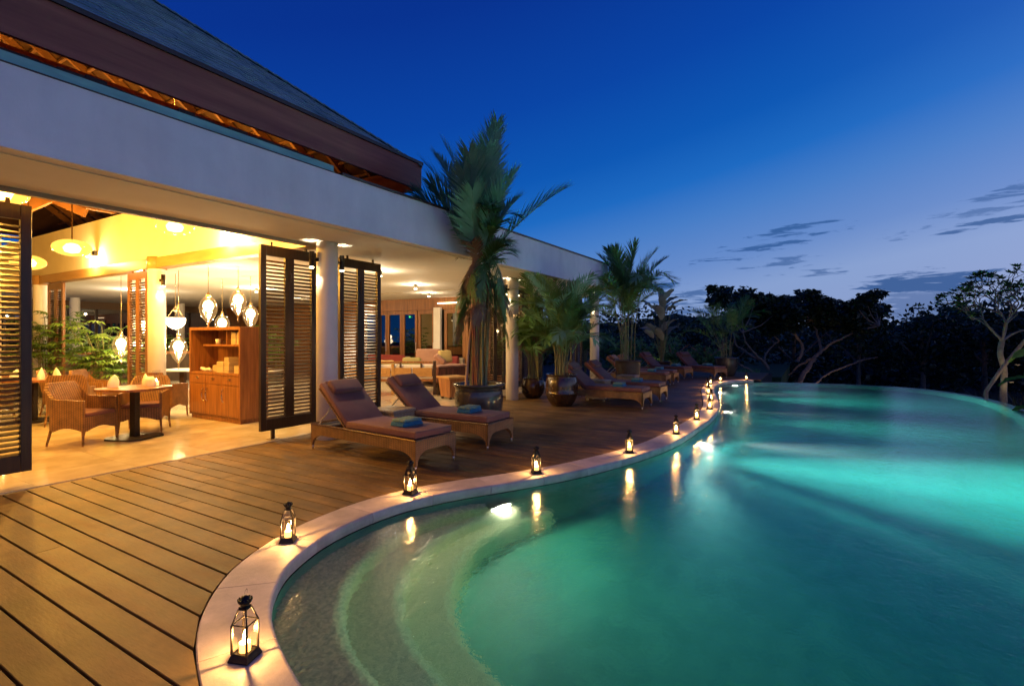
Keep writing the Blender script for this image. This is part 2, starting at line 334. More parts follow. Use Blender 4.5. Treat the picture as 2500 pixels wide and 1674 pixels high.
tearg = panemat('blown_glass', (.95, .82, .62), .12, .06, (1.0, .62, .26), .16)
flame_m = gmat('candle_flame', (1.0, .62, .20), 40)
glow_m = gmat('lit_bulb', (1.0, .78, .42), 10)
shade_m = emat('lit_shade', (1.0, .80, .52), 6)
wax = pm('candle_wax', (.85, .70, .45), rough=.5, emis=(1, .46, .10), es=5)
poolglow = emat('pool_lens', (1.0, .98, .84), 45)
exitm = emat('exit_light', (.05, .8, .25), .8)
WATER = watermat()
# ------------------------------------------------------------------ pool outline
INNER = [(2.1, -1.3), (1.62, -.5), (1.36, .25), (1.27, .85), (1.28, 1.4), (1.40, 1.88), (1.63, 2.43), (1.9, 2.78), (2.2, 3.0), (2.66, 3.16), (3.28, 3.17), (3.85, 2.98), (4.6, 2.55), (5.3, 2.2), (6.25, 1.88),
         (7.31, 1.66), (8.75, 1.57), (10.1, 1.55), (11.6, 1.66), (13.07, 1.92), (14.54, 2.21), (15.57, 2.37), (16.8, 2.47), (17.9, 2.4), (18.7, 2.1), (19.2, 1.65)]
WEIR = [(19.2, 1.65), (19.62, .6), (19.85, -.6), (19.85, -1.84), (19.3, -2.86), (18.1, -3.5), (16.5, -3.77), (14.6, -3.72), (13.0, -3.5), (10.8, -3.3), (8, -3.5), (5.2, -3.8), (3.2, -3.4), (2.4, -2.4), (2.1, -1.3)]
inner = catmull(INNER, 6); weir = catmull(WEIR, 6)
CW = .34
def normals(pts):
    out = []
    for i, p in enumerate(pts):
        a = pts[max(i-1, 0)]; b = pts[min(i+1, len(pts)-1)]
        t = Vector((b[0]-a[0], b[1]-a[1])).normalized(); out.append(Vector((-t.y, t.x)))
    return out
inn_n = normals(inner)          # to the left of travel = away from the water (deck side)
def off(pts, ns, d): return [(p[0]+n.x*d, p[1]+n.y*d) for p, n in zip(pts, ns)]
outer = off(inner, inn_n, CW)
weir_n = normals(weir)
def edge_v(u):
    """largest v at which the outer line of the coping crosses this u"""
    best = None
    for a, b in zip(outer[:-1], outer[1:]):
        if (a[0]-u)*(b[0]-u) <= 0 and a[0] != b[0]:
            v = a[1] + (b[1]-a[1])*(u-a[0])/(b[0]-a[0])
            best = v if best is None else max(best, v)
    return best
# ------------------------------------------------------------------ ground, deck, floor
mb = MB(); n = 40
def gz(x, y):
    r = math.hypot(x, y)
    return -2.6 + 1.45*math.exp(-((x-17)/6.5)**2 - ((y+6.6)/3.2)**2) + .25*math.sin(x*.35)*math.cos(y*.3) - .012*min(max(r-25, 0), 200) 
xs = [-400, -150, -60, -30] + [-20 + i*2.5 for i in range(33)] + [75, 120, 250, 600, 1500]
ys = [-1500, -500, -200, -100, -60] + [-45 + i*2.5 for i in range(37)] + [60, 120, 300, 700]
vs = [(x, y, gz(x, y)) for x in xs for y in ys]; k = len(ys)
mb.add(vs, [(i*k+j, (i+1)*k+j, (i+1)*k+j+1, i*k+j+1) for i in range(len(xs)-1) for j in range(k-1)], True)
ob('ground', mb, groundm, kind='structure')
# raised terrace slab under everything (closed to the pool)
mb = MB()
EDGE = 6.66
poly = [(-7, 6.6), (-7, -5)] + [(.9, -5)] + [(p[0]-.06, p[1]) for p in outer[:1]]
sub = []
for a, b in zip(outer[:-1], outer[1:]):
    sub.append(a)
sub.append(outer[-1])
shr = off(inner, inn_n, .10)
poly = [(-7, 26), (-7, -5), (1.4, -5), (1.4, -2.2)] + shr + [(20.2, 1.45), (24.0, 1.35), (24.0, 26)]
mb.add([(p[0], p[1], -.045) for p in poly] , [tuple(range(len(poly)))])
mb.add([(p[0], p[1], -.045) for p in poly] + [(p[0], p[1], -3.4) for p in poly], [(i, i+1, len(poly)+i+1, len(poly)+i) for i in range(len(poly)-1) if not (4 <= i < 4+len(shr)-1)])
ob('terrace_slab', mb, gapm, kind='structure')
deck = ob('deck_floor', (lambda m: (m.b2(-6, 23.5, 6.6, 6.655, -.044, -.006), m)[1])(MB()), deckw, kind='structure')
random.seed(3)
PW = .172; GAP = .0115
def plank(u0, u1, va0, va1, vb, z):
    """va: pool-side ends at u0/u1; vb: wall side"""
    m = MB(); us = [u0, u1]
    mid = (u0+u1)/2
    bot = [(u0, va0), (u1, va1), (u1, vb), (u0, vb)]
    c = .003
    vs = [(p[0], p[1], -.04) for p in bot] + [(p[0], p[1], z-c) for p in bot]
    top = [(u0+c, va0), (u1-c, va1), (u1-c, vb), (u0+c, vb)]
    vs += [(p[0], p[1], z) for p in top]
    fs = [(0, 1, 5, 4), (1, 2, 6, 5), (2, 3, 7, 6), (3, 0, 4, 7), (4, 5, 9, 8), (5, 6, 10, 9), (6, 7, 11, 10), (7, 4, 8, 11), (8, 9, 10, 11)]
    m.add(vs, fs)
    ob('plank', m, deckw, deck)
u = -4.2
nplank = 0
while u < 23.4:
    a, b = u + GAP/2, u + PW - GAP/2
    ea, eb = edge_v(a), edge_v(b)
    g = .012
    if a < outer[4][0] - .1 and (ea is None or a < 1.0): va = vb_ = -4.9
    if ea is None and eb is None:
        v0 = v1 = (-4.9 if a < 1.5 else 1.45)
    else:
        ea = eb if ea is None else ea; eb = ea if eb is None else eb
        v0, v1 = ea + g, eb + g
        if abs(v0-v1) > .6: v0 = v1 = max(v0, v1)
    top = 6.6 if a < 23 else 6.6
    z = random.uniform(-.0022, .0012)
    L_ = top - max(v0, v1)
    if L_ > .05:
        if random.random() < .45 and L_ > 2.4:
            s_ = max(v0, v1) + random.uniform(.7, L_-.7)
            plank(a, b, v0, v1, s_-.003, z); plank(a, b, s_+.003, s_+.003, top-.004, z + random.uniform(-.0015, .001))
        else: plank(a, b, v0, v1, top-.004, z)
    u += PW
# indoor marble
fl = ob('marble_floor', (lambda m: (m.b2(-6.5, 15.2, 6.665, 25, -.04, -.008), m)[1])(MB()), pm('grout', (.30, .24, .15), rough=.7), kind='structure')
random.seed(5)
tz = .88
iu = 0
vb = [6.664, 7.26] + [7.26 + .9*i for i in range(1, 11)]
for i in range(24):
    u0 = -6 + i*tz
    for j in range(len(vb)-1):
        if u0 > 14.6 or (u0 < -1 and j > 5): continue
        m = MB(); z = random.uniform(-.0005, .0005)
        m.b2(u0+.001, u0+tz-.001, vb[j]+.001, vb[j+1]-.001, -.03, z)
        ob('floor_tile', m, marble, fl)
m = MB(); m.b2(-6.5, 15.2, vb[-1]+.002, 25, -.03, 0); ob('far_floor_slab', m, marble, fl)
# deck continues to the second bay columns
# ------------------------------------------------------------------ pool
FLOORZ = -1.22
pool = MB()
ring = inner + weir[1:-1]
pool.add([(p[0], p[1], FLOORZ) for p in ring], [tuple(range(len(ring)))])
basin = ob('pool_floor', pool, tile_g, kind='structure')
mb = MB(); q = off(inner, inn_n, .0)
mb.add([(p[0], p[1], -.10) for p in q] + [(p[0], p[1], FLOORZ-.01) for p in q], [(i, i+1, len(q)+i+1, len(q)+i) for i in range(len(q)-1)], True)
ob('pool_wall', mb, tile_g, basin)
mb = MB(); wo = off(weir, weir_n, .30); nW = len(weir)
for i in range(nW-1):
    a, b, c, d = weir[i], weir[i+1], wo[i+1], wo[i]
    mb.add([(a[0], a[1], -.105), (b[0], b[1], -.105), (c[0], c[1], -.105), (d[0], d[1], -.105), (a[0], a[1], FLOORZ-.01), (b[0], b[1], FLOORZ-.01), (d[0], d[1], -2.9), (c[0], c[1], -2.9)],
           [(0, 1, 2, 3), (0, 4, 5, 1), (3, 2, 7, 6)], True)
ob('infinity_edge_wall', mb, weir_m, basin)
# outer catch ledge under the infinity edge
mb = MB(); w1 = off(weir, weir_n, .302); w2 = off(weir, weir_n, .95)
for i in range(nW-1):
    a, b, c, d = w1[i], w1[i+1], w2[i+1], w2[i]
    mb.add([(a[0], a[1], -.42), (b[0], b[1], -.42), (c[0], c[1], -.40), (d[0], d[1], -.40), (d[0], d[1], -2.9), (c[0], c[1], -2.9)], [(0, 1, 2, 3), (3, 2, 5, 4)], True)
ob('overflow_ledge', mb, weir_m, basin)
# crescent steps
C0 = Vector((2.95, 1.65)); DIR = Vector((.846, -.533))
for k in (1, 2, 3):
    m = MB(); zt = (-.27, -.50, -.76)[k-1]; Ck = C0 + DIR*(.37*k); n = 40
    A = []; B = []
    base = math.atan2(-DIR.y, -DIR.x)
    for i in range(n+1):
        w = base + (i/n - .5)*PI*1.02
        A.append(C0 + Vector((math.cos(w), math.sin(w)))*1.68); B.append(Ck + Vector((math.cos(w), math.sin(w)))*1.5)
    rr = .09
    rows = [[(p.x, p.y, zt) for p in A]] + [[(p.x + (p-Ck).normalized().x*rr*(1-math.sin(q_)), p.y + (p-Ck).normalized().y*rr*(1-math.sin(q_)), zt - rr*(1-math.cos(q_))) for p in B] for q_ in [PI/2*j/5 for j in range(6)]] + [[(p.x, p.y, FLOORZ) for p in B]]
    vs = [p for r in rows for p in r]; w_ = n+1
    m.add(vs, [(r*w_+i, r*w_+i+1, (r+1)*w_+i+1, (r+1)*w_+i) for r in range(7) for i in range(n)], True)
    ob('pool_step', m, step_m, basin)
# water body
WZ = -.085
wat = off(inner, inn_n, .02) + off(weir, weir_n, .285)[1:-1]
if sum(a[0]*b[1]-a[1]*b[0] for a, b in zip(wat, wat[1:]+wat[:1])) < 0: wat.reverse()
n = len(wat)
m2 = MB(); m2.add([(p[0], p[1], FLOORZ-.08) for p in wat] + [(p[0], p[1], WZ) for p in wat], [tuple(reversed(range(n))), tuple(range(n, 2*n))] + [(i, (i+1) % n, n+(i+1) % n, n+i) for i in range(n)])
ob('water', m2, WATER, kind='structure')
# coping stones
cop = ob('pool_kerb', (lambda m: (m.add([(p[0], p[1], -.095) for p in off(inner, inn_n, .012)] + [(p[0], p[1], -.095) for p in off(inner, inn_n, CW-.006)],
      [(i, i+1, len(inner)+i+1, len(inner)+i) for i in range(len(inner)-1)]), m)[1])(MB()), coping_m, kind='structure')
fine = catmull(INNER, 24); fn = normals(fine)
acc = 0; seg = [0]; start = 0
for i in range(1, len(fine)):
    acc += math.dist(fine[i], fine[i-1])
    if acc > .62 or i == len(fine)-1: seg.append(i); acc = 0
for s0, s1 in zip(seg[:-1], seg[1:]):
    m = MB(); st = max(1, (s1-s0)//6); idx = list(range(s0, s1, st)) + [s1]
    rows = []
    ztop = .006 + random.uniform(-.0015, .0015)
    prof = [(CW-.006, -.05), (CW-.006, ztop-.006), (CW-.012, ztop), (.012, ztop), (.002, ztop-.004), (-.006, ztop-.014), (-.008, -.045), (-.002, -.075), (.012, -.092)]
    for ii, i in enumerate(idx):
        p, nv = fine[i], fn[i]
        tg = Vector((nv.y, -nv.x)); sh = (.0028 if ii == 0 else (-.0028 if ii == len(idx)-1 else 0))
        rows.append([(p[0]+nv.x*d+tg.x*sh, p[1]+nv.y*d+tg.y*sh, z) for d, z in prof])
    w_ = len(prof); vs = [p for r in rows for p in r]
    m.add(vs, [(r*w_+i, r*w_+i+1, (r+1)*w_+i+1, (r+1)*w_+i) for r in range(len(rows)-1) for i in range(w_-1)])
    m.add(rows[0], [tuple(reversed(range(w_)))]); m.add(rows[-1], [tuple(range(w_))])
    ob('coping_stone', m, coping_m, cop)
# underwater lights
def pool_light(x, y, z, d, w, label, ang=110, tilt=-.25, col=(1, 1, .86), wide=.35):
    d = Vector((d[0], d[1], tilt)).normalized()
    t = thing('pool_light', label, 'pool light', (x, y, z), 0, 'underwater pool lights')
    q = d.to_track_quat('Z', 'Y').to_matrix()
    m = MB(); m.lathe([(.0, .0), (.12, .0), (.12, .022)], n=24); m2 = MB(); m2.lathe([(.12, .0), (.145, .0), (.145, .028), (.12, .026)], n=24)
    for mm in (m, m2): mm.v = [tuple(q @ Vector(p)) for p in mm.v]
    l = MB(); l.lathe([(.118, .012), (.09, .03), (.05, .042), (.0, .046)], n=24); l.v = [tuple(q @ Vector(p)) for p in l.v]
    if wide < .1:  # bars added ahead of the lens to break the beam into rays
        gm = MB()
        for k_ in range(-4, 5):
            x_ = k_*.042 + .008*math.sin(k_*2.7); gm.box((x_*1.25, 0, .19), (.014 + .007*(k_ % 3), .30, .03))
        gm.box((0, .155, .19), (.50, .010, .03)); gm.box((0, -.155, .19), (.50, .010, .03)); gm.box((.245, 0, .095), (.008, .03, .19)); gm.box((-.245, 0, .095), (.008, .03, .19))
        gm.v = [tuple(q @ Vector(p_)) for p_ in gm.v]; ob('ray_bars', gm, steel, t)
    ob('housing', m, steel, t); ob('rim', m2, steel, t); ob('lens', l, poolglow, t)
    lamp('SPOT', tuple(d*.06), w, col, t, d, (.04 if wide < .1 else .03), ang, 1.0)
    lamp('SPOT', tuple(d*.075), w*wide, col, t, (d.x, d.y, d.z*.5), .05, 172, .3)
pool_light(4.27, 2.66, -.40, (-.34, -.94), 50, 'round underwater light glowing on the pool wall right beside the curved pool steps', 58, -.56, (1, .93, .50), 2.1)
pool_light(8.2, 1.50, -.40, (-.06, -1), 30000, 'brightest underwater light, on the pool wall halfway along the terrace, throwing a wide fan', 88, -.22, (1, 1, .92), .02)
pool_light(11.8, 1.60, -.38, (.0, -1), 3600, 'small underwater light on the pool wall just past the narrow bulge of the coping', 62, -.10, (1, 1, .8), .03)
pool_light(15.6, 2.27, -.38, (.05, -1), 4800, 'underwater light on the pool wall beside the far row of closely spaced lanterns', 62, -.06, (1, 1, .9), .03)
pool_light(18.2, 2.18, -.38, (-.2, -1), 1200, 'farthest underwater light, in the end curve of the pool below the last two lanterns', 60, -.08, (1, 1, .9), .04)
pool_light(8.6, -3.42, -.5, (.2, 1), 90, 'underwater light on the open side of the pool opposite the loungers', 110, -.3, (.8, 1, .95), .3)
pool_light(1.75, -.62, -.5, (1, .35), 20, 'underwater light on the curved pool wall nearest the viewer', 120, -.3, (.85, 1, .8), .3)
# ------------------------------------------------------------------ building
B = thing('restaurant_building', 'open sided white restaurant building with a flat canopy and a shingled hip roof', 'building', (0, 0, 0))
CZ = 2.885
def part(name, mat, f, parent=B, kind=None, label=None):
    m = MB(); f(m); return ob(name, m, mat, parent, kind=kind, label=label)
def ft(u): return 3.47 + .0078*u                     # the canopy rises very slightly along its length
def sb(m, u0, u1, v0, v1, b, t):
    z = [b(u0), b(u1), t(u0), t(u1)]
    m.add([(u0, v0, z[0]), (u1, v0, z[1]), (u1, v1, z[1]), (u0, v1, z[0]), (u0, v0, z[2]), (u1, v0, z[3]), (u1, v1, z[3]), (u0, v1, z[2])], [(3, 2, 1, 0), (4, 5, 6, 7), (0, 1, 5, 4), (1, 2, 6, 5), (2, 3, 7, 6), (3, 0, 4, 7)])
part('canopy_fascia', white_wall, lambda m: (sb(m, -9, 13.9, 5.0, 5.16, lambda u: 2.87, ft), m.add([(13.9, 5.0, 2.87), (13.9, 5.0, ft(13.9)), (16.9, 6.9, ft(13.9)), (16.9, 6.9, 2.87)], [(0, 3, 2, 1)])))
part('fascia_cap', darkw, lambda m: (sb(m, 4.3, 13.94, 4.975, 5.2, lambda u: ft(u)+.002, lambda u: ft(u)+.03), sb(m, -9, 4.2, 4.99, 5.2, lambda u: ft(u)+.002, lambda u: ft(u)+.008)))
part('drip_edge', ceil_m, lambda m: m.b2(-9, 13.9, 5.162, 5.26, 2.862, 2.95))
part('ceiling', ceil_m, lambda m: (m.add([(5.06, 5.262, CZ), (13.85, 5.262, CZ), (16.85, 6.95, CZ), (16.85, 24.6, CZ), (5.06, 24.6, CZ)], [(0, 1, 2, 3, 4)]),
      m.add([(-9, 5.262, CZ), (5.06, 5.262, CZ), (5.06, 6.36, CZ), (-9, 6.36, CZ)], [(0, 1, 2, 3)])))
part('flat_roof', pm('roof_membrane', (.12, .12, .12), rough=.9), lambda m: (m.add([(5.06, 5.16, 3.50), (13.9, 5.16, 3.50), (16.9, 6.95, 3.50), (16.9, 24.6, 3.50), (5.06, 24.6, 3.50)], [(0, 1, 2, 3, 4)]), m.b2(-9, 5.0, 5.16, 6.3, 3.36, 3.38)))
part('eave_light_baffle', redw, lambda m: m.b2(-9, 5.0, 6.425, 6.46, 3.0, 4.22))  # added baffle that keeps hall light off the eave underside
part('soffit_edge_trim', pm('grey_trim', (.35, .33, .33), rough=.5, metal=.4), lambda m: m.b2(-9, 5.05, 6.36, 6.42, 2.84, 3.38))
random.seed(4)
def rough(m):
    x = -9
    while x < 4.0:
        w = random.uniform(.10, .20); h = random.uniform(.0, .022); m.b2(x, x+w-.004, 5.08, 5.14, ft(x)+.051, ft(x)+.118+h + (.016 if random.random() < .3 else 0)); x += w
part('eave_tile_edge', pm('dark_tile_edge', (.035, .018, .012), rough=.8), rough, kind='stuff')
part('gutter_ledge', copper, lambda m: (sb(m, -9, 4.2, 5.02, 5.42, lambda u: ft(u)+.010, lambda u: ft(u)+.05), sb(m, -9, 4.2, 5.02, 5.06, lambda u: ft(u)+.05, lambda u: ft(u)+.092)))
# hall wall on the line of the inner columns
part('upper_wall', cream, lambda m: m.b2(5.0, 5.16, 6.3, 21.5, 3.075, 4.12))
part('back_wall', cream, lambda m: m.b2(-9, 4.99, 20.0, 20.2, 0, 4.45))
part('gable_wall', cream, lambda m: m.add([(-9, 6.5, 0), (-9, 20.2, 0), (-9, 20.2, 4.5), (-9, 13.2, 9.85), (-9, 6.5, 4.75), (-9.2, 6.5, 0), (-9.2, 20.2, 0), (-9.2, 20.2, 4.5), (-9.2, 13.2, 9.85), (-9.2, 6.5, 4.75)], [(0, 1, 2, 3, 4), (9, 8, 7, 6, 5)] + [(i, 5+i, 5+(i+1) % 5, (i+1) % 5) for i in range(5)]))
part('lintel', lintw, lambda m: m.b2(4.98, 5.2, 6.34, 21.4, 2.865, 3.072, .004))
# columns
def column(u, v, cap=False):
    m = MB(); m.lathe([(.0, .001), (.152, .001), (.152, CZ if not cap else 2.86)], (u, v, 0), 32)
    c = ob('column', m, col_m, B)
    if cap:
        m = MB(); m.lathe([(.16, 2.845), (.172, 2.85), (.172, 3.085), (.16, 3.09), (0, 3.09)], (u, v, 0), 28); ob('column_cap', m, lintw, c)
    return c
for u in (-.37, 5.01, 10.39, 15.77): column(u, 6.13)
for v in (11.25, 17.3): column(5.06, v, True)
for (u, v) in ((7.5, 22.5), (11.0, 22.5), (14.1, 18)): column(u, v)
# hip roof of the hall
EU, EV, EZ, SL = 6.85, 6.0, 4.56, .765
VR = 13.2; ZR = EZ + SL*(VR-EV); UR = EU - (VR-EV)
def rz(v): return EZ + SL*(v-EV)
def hipf(m, dz, inset):
    a = (EU-inset, EV+inset, EZ+dz+SL*inset); b = (-12, EV+inset, EZ+dz+SL*inset); r0 = (UR, VR, ZR+dz); r1 = (-12, VR, ZR+dz); c = (EU-inset, 2*VR-EV-inset, EZ+dz+SL*inset); d = (-12, 2*VR-EV-inset, EZ+dz+SL*inset)
    m.add([a, b, r1, r0, c, d], [(0, 3, 2, 1), (0, 4, 3), (4, 5, 2, 3)])
roof = part('hip_roof', tileu, lambda m: hipf(m, -.05, .02))
part('roof_covering_base', shing, lambda m: hipf(m, .0, 0), roof)
# shingles as real thin pieces, front slope and hip end
random.seed(11)
m = MB()
def shingle(p, ax, up, nrm, w, l, th):
    a = p; b = p + ax*w; c = p + ax*w + up*l + nrm*.002; d = p + up*l + nrm*.002; q = nrm*th
    m.add([a + q, b + q, c, d, a, b], [(0, 1, 2, 3), (4, 5, 1, 0), (1, 5, 2), (0, 3, 4)])
upv = Vector((0, 1, SL)).normalized(); nv = Vector((0, -SL, 1)).normalized(); crs = .16
for r in range(46):
    s = r*crs
    p0 = Vector((0, EV, EZ)) + upv*s; umax = EU - (p0.y-EV) - .12; x = -6.5
    while x < umax - .03:
        w = random.uniform(.10, .26); w = min(w, umax-x)
        shingle(Vector((x, p0.y, p0.z)) + nv*.004, Vector((1, 0, 0)), upv, nv, w-.006, crs*1.35+random.uniform(-.02, .02), random.uniform(.008, .022)); x += w
up2 = Vector((-1, 0, SL)).normalized(); nv2 = Vector((SL, 0, 1)).normalized()
for r in range(30):
    s = r*crs*1.5; p0 = Vector((EU, 0, EZ)) + up2*s; v0 = EV + (EU-p0.x) + .30; v1 = 2*VR - EV - (EU-p0.x) - .30; y = v0
    while y < v1 - .05:
        w = min(random.uniform(.2, .5), v1-y); shingle(Vector((p0.x, y, p0.z)) + nv2*.004, Vector((0, 1, 0)), up2, nv2, w-.008, crs*2, .015); y += w
ob('roof_shingle', m, shing, roof, kind='stuff')
rq = Vector((-1, 1, SL)).to_track_quat('X', 'Z').to_matrix()
m = MB()
for i in range(70):
    t_ = i*.105; m.box((EU - t_, EV + t_, EZ + SL*t_ + .012), (.20, .16, .022), .004, rq @ Euler((0, R(-4), 0)).to_matrix())
ob('hip_ridge_cap', m, shing, roof, kind='stuff')
part('eave_board', redw, lambda m: (m.b2(-12, EU, EV-.05, EV, EZ-.45, EZ+.02), m.b2(EU, EU+.05, EV-.05, 2*VR-EV, EZ-.45, EZ+.02)), roof)
part('eave_trim', darkw, lambda m: (m.b2(-12, EU+.06, EV-.075, EV-.045, EZ-.005, EZ+.045), m.b2(EU+.05, EU+.075, EV-.075, 2*VR-EV, EZ-.005, EZ+.045)), roof)
# rafters and battens seen from below
d0 = EZ - .13
for i in range(27):
    u = 6.4 - i*.55; v1 = min(VR, EV + (EU-u)) if u > UR else VR
    if v1 - EV < .3: continue
    m = MB(); L_ = math.hypot(v1-EV-.1, SL*(v1-EV-.1)); mid = (EV+.1+v1)/2
    m.box((u, mid, d0 + SL*(mid-EV) - .03), (.06, L_, .14), 0, Euler((math.atan(SL), 0, 0))); ob('rafter', m, raftw, roof)
for i in range(22):
    v = EV + .4 + i*.6; u1 = EU - .15; u0 = max(UR, EU - (min(v, 2*VR-v) - EV))
    if u1-u0 < .3: continue
    m = MB(); L_ = math.hypot(u1-u0, SL*(u1-u0)); mid = (u0+u1)/2
    m.box((mid, v, d0 + SL*(EU-mid) - .03), (L_, .06, .14), 0, Euler((0, math.atan(SL), 0))); ob('rafter', m, raftw, roof)
m = MB()
for i in range(34):
    s = .1 + i*.26; v = EV + s
    if v > VR: break
    m.b2(-9, EU - s, v, v+.05, rz(v)-.12, rz(v)-.08)
    m.b2(EU - s - .05, EU - s, v, 2*VR-v, rz(v)-.12, rz(v)-.08)
ob('roof_batten', m, pm('batten_wood', (.20, .10, .04), (.13, .06, .025), rough=.6), roof, kind='stuff')
def beam(a, b, w, h, name='roof_brace', mat=raftw):
    a = Vector(a); b = Vector(b); m = MB(); d = b-a
    q = d.to_track_quat('X', 'Z').to_matrix(); m.box((a+b)/2, (d.length, w, h), .004, q); return ob(name, m, mat, roof)
beam((3.42, 12.83, 3.86), (4.6, 10.9, 4.85), .07, .2); beam((3.50, 12.75, 4.34), (4.1, 11.8, 3.84), .07, .16)
beam((-4, 12.9, 4.25), (4.99, 12.9, 4.25), .12, .2, 'tie_beam'); beam((-4, 9.4, 5.0), (4.9, 9.4, 5.0), .12, .2, 'tie_beam')
part('king_post', redw, lambda m: m.b2(3.75, 4.25, 12.28, 12.34, 3.0, 4.0) if False else m.b2(3.72, 3.84, 12.5, 12.62, 4.1, 6.2), roof)
# lounge partition with framed glass doors on the line u = 14
part('door_header', midw, lambda m: (m.b2(14.0, 14.1, 8.0, 24.4, 2.46, CZ, .004)))
part('partition_back', pm('dim_room', (.10, .09, .075), rough=.9), lambda m: (m.b2(15.6, 15.7, 8, 24.6, 0, CZ), m.b2(14.11, 15.59, 24.45, 24.6, 0, CZ)))  # dark backing sheet, dimness behind the doors put into its colour
part('partition_end', midw, lambda m: m.b2(14.02, 14.1, 8.0, 8.1, 0, 2.46))
part('partition_wall', midw, lambda m: m.b2(14.02, 14.1, 14.9, 24.4, 0, 2.459))
panes = [(14.85, 14.2), (14.1, 13.85), (13.64, 13.11), (12.88, 12.37), (12.11, 11.56), (10.91, 10.23), (10.0, 9.3), (9.1, 8.4)]
for k, (a, b) in enumerate(panes):
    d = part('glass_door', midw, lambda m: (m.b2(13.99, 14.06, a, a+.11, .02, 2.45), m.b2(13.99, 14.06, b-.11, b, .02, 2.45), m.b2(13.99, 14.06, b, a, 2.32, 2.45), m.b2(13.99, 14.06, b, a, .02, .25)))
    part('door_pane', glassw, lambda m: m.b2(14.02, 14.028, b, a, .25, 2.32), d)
    if k in (1, 3, 4): part('door_pull', steel, lambda m: m.b2(13.96, 13.985, b-.07, b-.05, .95, 1.3), d)
part('white_pier', col_m, lambda m: m.b2(13.88, 13.98, 11.12, 11.42, 0, 2.53))
slotm = pm('ceiling_slot', (.5, .42, .3), rough=.6)
part('ceiling_slot', slotm, lambda m: m.b2(11.7, 11.78, 10.9, 11.8, CZ-.012, CZ-.002)); part('ceiling_slot', slotm, lambda m: m.b2(11.75, 11.83, 8.9, 9.7, CZ-.012, CZ-.002))
part('header_strip_light', emat('strip_light', (1, .8, .5), 5), lambda m: m.b2(13.95, 13.99, 10.2, 11.3, 2.66, 2.70))
# the far side of the dining room: low wall with dark window openings
part('back_low_wall', pm('dim_low_wall', (.16, .10, .06), rough=.7), lambda m: (m.b2(5.2, 14, 24.4, 24.6, 0, .9), m.b2(5.2, 14, 24.4, 24.6, 2.6, CZ)))  # dark material puts the unlit far end into the wall colour
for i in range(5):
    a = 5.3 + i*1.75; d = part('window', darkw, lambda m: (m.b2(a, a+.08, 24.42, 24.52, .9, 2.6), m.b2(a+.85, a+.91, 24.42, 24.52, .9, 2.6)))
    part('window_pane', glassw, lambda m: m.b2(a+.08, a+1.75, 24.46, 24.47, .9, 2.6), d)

# ------------------------------------------------------------------ louvred pivot screens
def screen(u, v, w, rz_, label, mats=(darkw, slatw), tilt=.5, h=(.14, 2.83)):
    t = thing('louvred_screen', label, 'louvred door', (u, v, 0), rz_, 'louvred pivot screens')
    z0, z1 = h; D = .055; st = .085 if w > .8 else .075; mid = .15
    m = MB(); m.b2(0, st, -D/2, D/2, z0, z1, .003); m.b2(w-st, w, -D/2, D/2, z0, z1, .003); m.b2(st+.0005, w-st-.0005, -D/2, D/2, z0, z0+.16, .003); m.b2(st+.0005, w-st-.0005, -D/2, D/2, z1-.15, z1, .003); ob('frame', m, mats[0], t)
    x0 = w/2 - mid/2; m = MB(); m.b2(x0, x0+mid, -D/2+.006, D/2-.006, z0+.1605, z1-.1505, .003); c = ob('centre_board', m, mats[0], t)
    m = MB()
    for k in range(7): m.box((w/2, -D/2-.001, z1-.55-.035*k), (.02+.012*math.sin(k*1.3), .012, .03), .003)
    m.lathe([(.0, 0), (.022, .01), (.016, .05), (.03, .1), (.012, .16), (.0, .2)], (w/2, -D/2+.005, z1-.52), 10); ob('carving', m, mats[0], c)
    m = MB(); m.b2(.16, .19, -.015, .015, z1, CZ-.001); m.b2(w-.19, w-.16, -.015, .015, z1, CZ-.001); ob('top_pivot', m, mats[0], t)
    m = MB(); m.b2(.18, .225, -.02, .02, .012, z0); ob('bottom_pivot', m, mats[0], t); m = MB(); m.b2(.13, .275, -.05, .05, .001, .012); ob('floor_plate', m, brass, t)
    sm = MB(); sw = x0 - st - .002; sm.box((0, 0, 0), (sw, .052, .012), .003); me = None; pitch = .0545; nsl = int((z1-z0-.33)/pitch)
    for s_ in (0, 1):
        for k in range(nsl):
            z = z0 + .175 + k*pitch; xc = st + .001 + sw/2 if s_ == 0 else x0 + mid + .001 + sw/2
            if me is None:
                o = ob('slat', sm, mats[1], t); me = o.data
            else: o = bpy.data.objects.new('slat', me); COL.objects.link(o); o.parent = t
            o.location = (xc, 0, z); o.rotation_euler = (tilt + random.uniform(-.10, .10), random.uniform(-.012, .012), 0)
    return t
random.seed(8)
screen(1.0, 6.86, .93, 0, 'tall dark louvred screen cut off by the left edge of the photo')
screen(4.37, 6.78, .94, 0, 'dark louvred screen standing in front of the wooden service cabinet')
screen(5.78, 6.78, .935, 0, 'dark louvred screen just right of the nearest white column, behind the two front loungers')
screen(10.17, 6.78, .93, 0, 'louvred screen left of the second white column, behind the tallest palm')
screen(11.58, 6.78, .93, 0, 'louvred screen right of the second white column, behind the small round pot')
screen(15.3, 6.78, .93, 0, 'farthest louvred screen, left of the white column at the end of the building')
warmw = pm('lit_screen_wood', (.16, .07, .025), (.22, .10, .035), rough=.35, scale=4, stretch=(5, 5, .5))  # lighter, warmer copy of the screen wood, lamplight put into its colour
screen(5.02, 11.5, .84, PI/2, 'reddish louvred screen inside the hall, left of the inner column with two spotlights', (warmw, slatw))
screen(5.04, 15.75, .95, PI/2, 'reddish louvred screen deep inside the hall, behind the left indoor palm', (warmw, slatw))
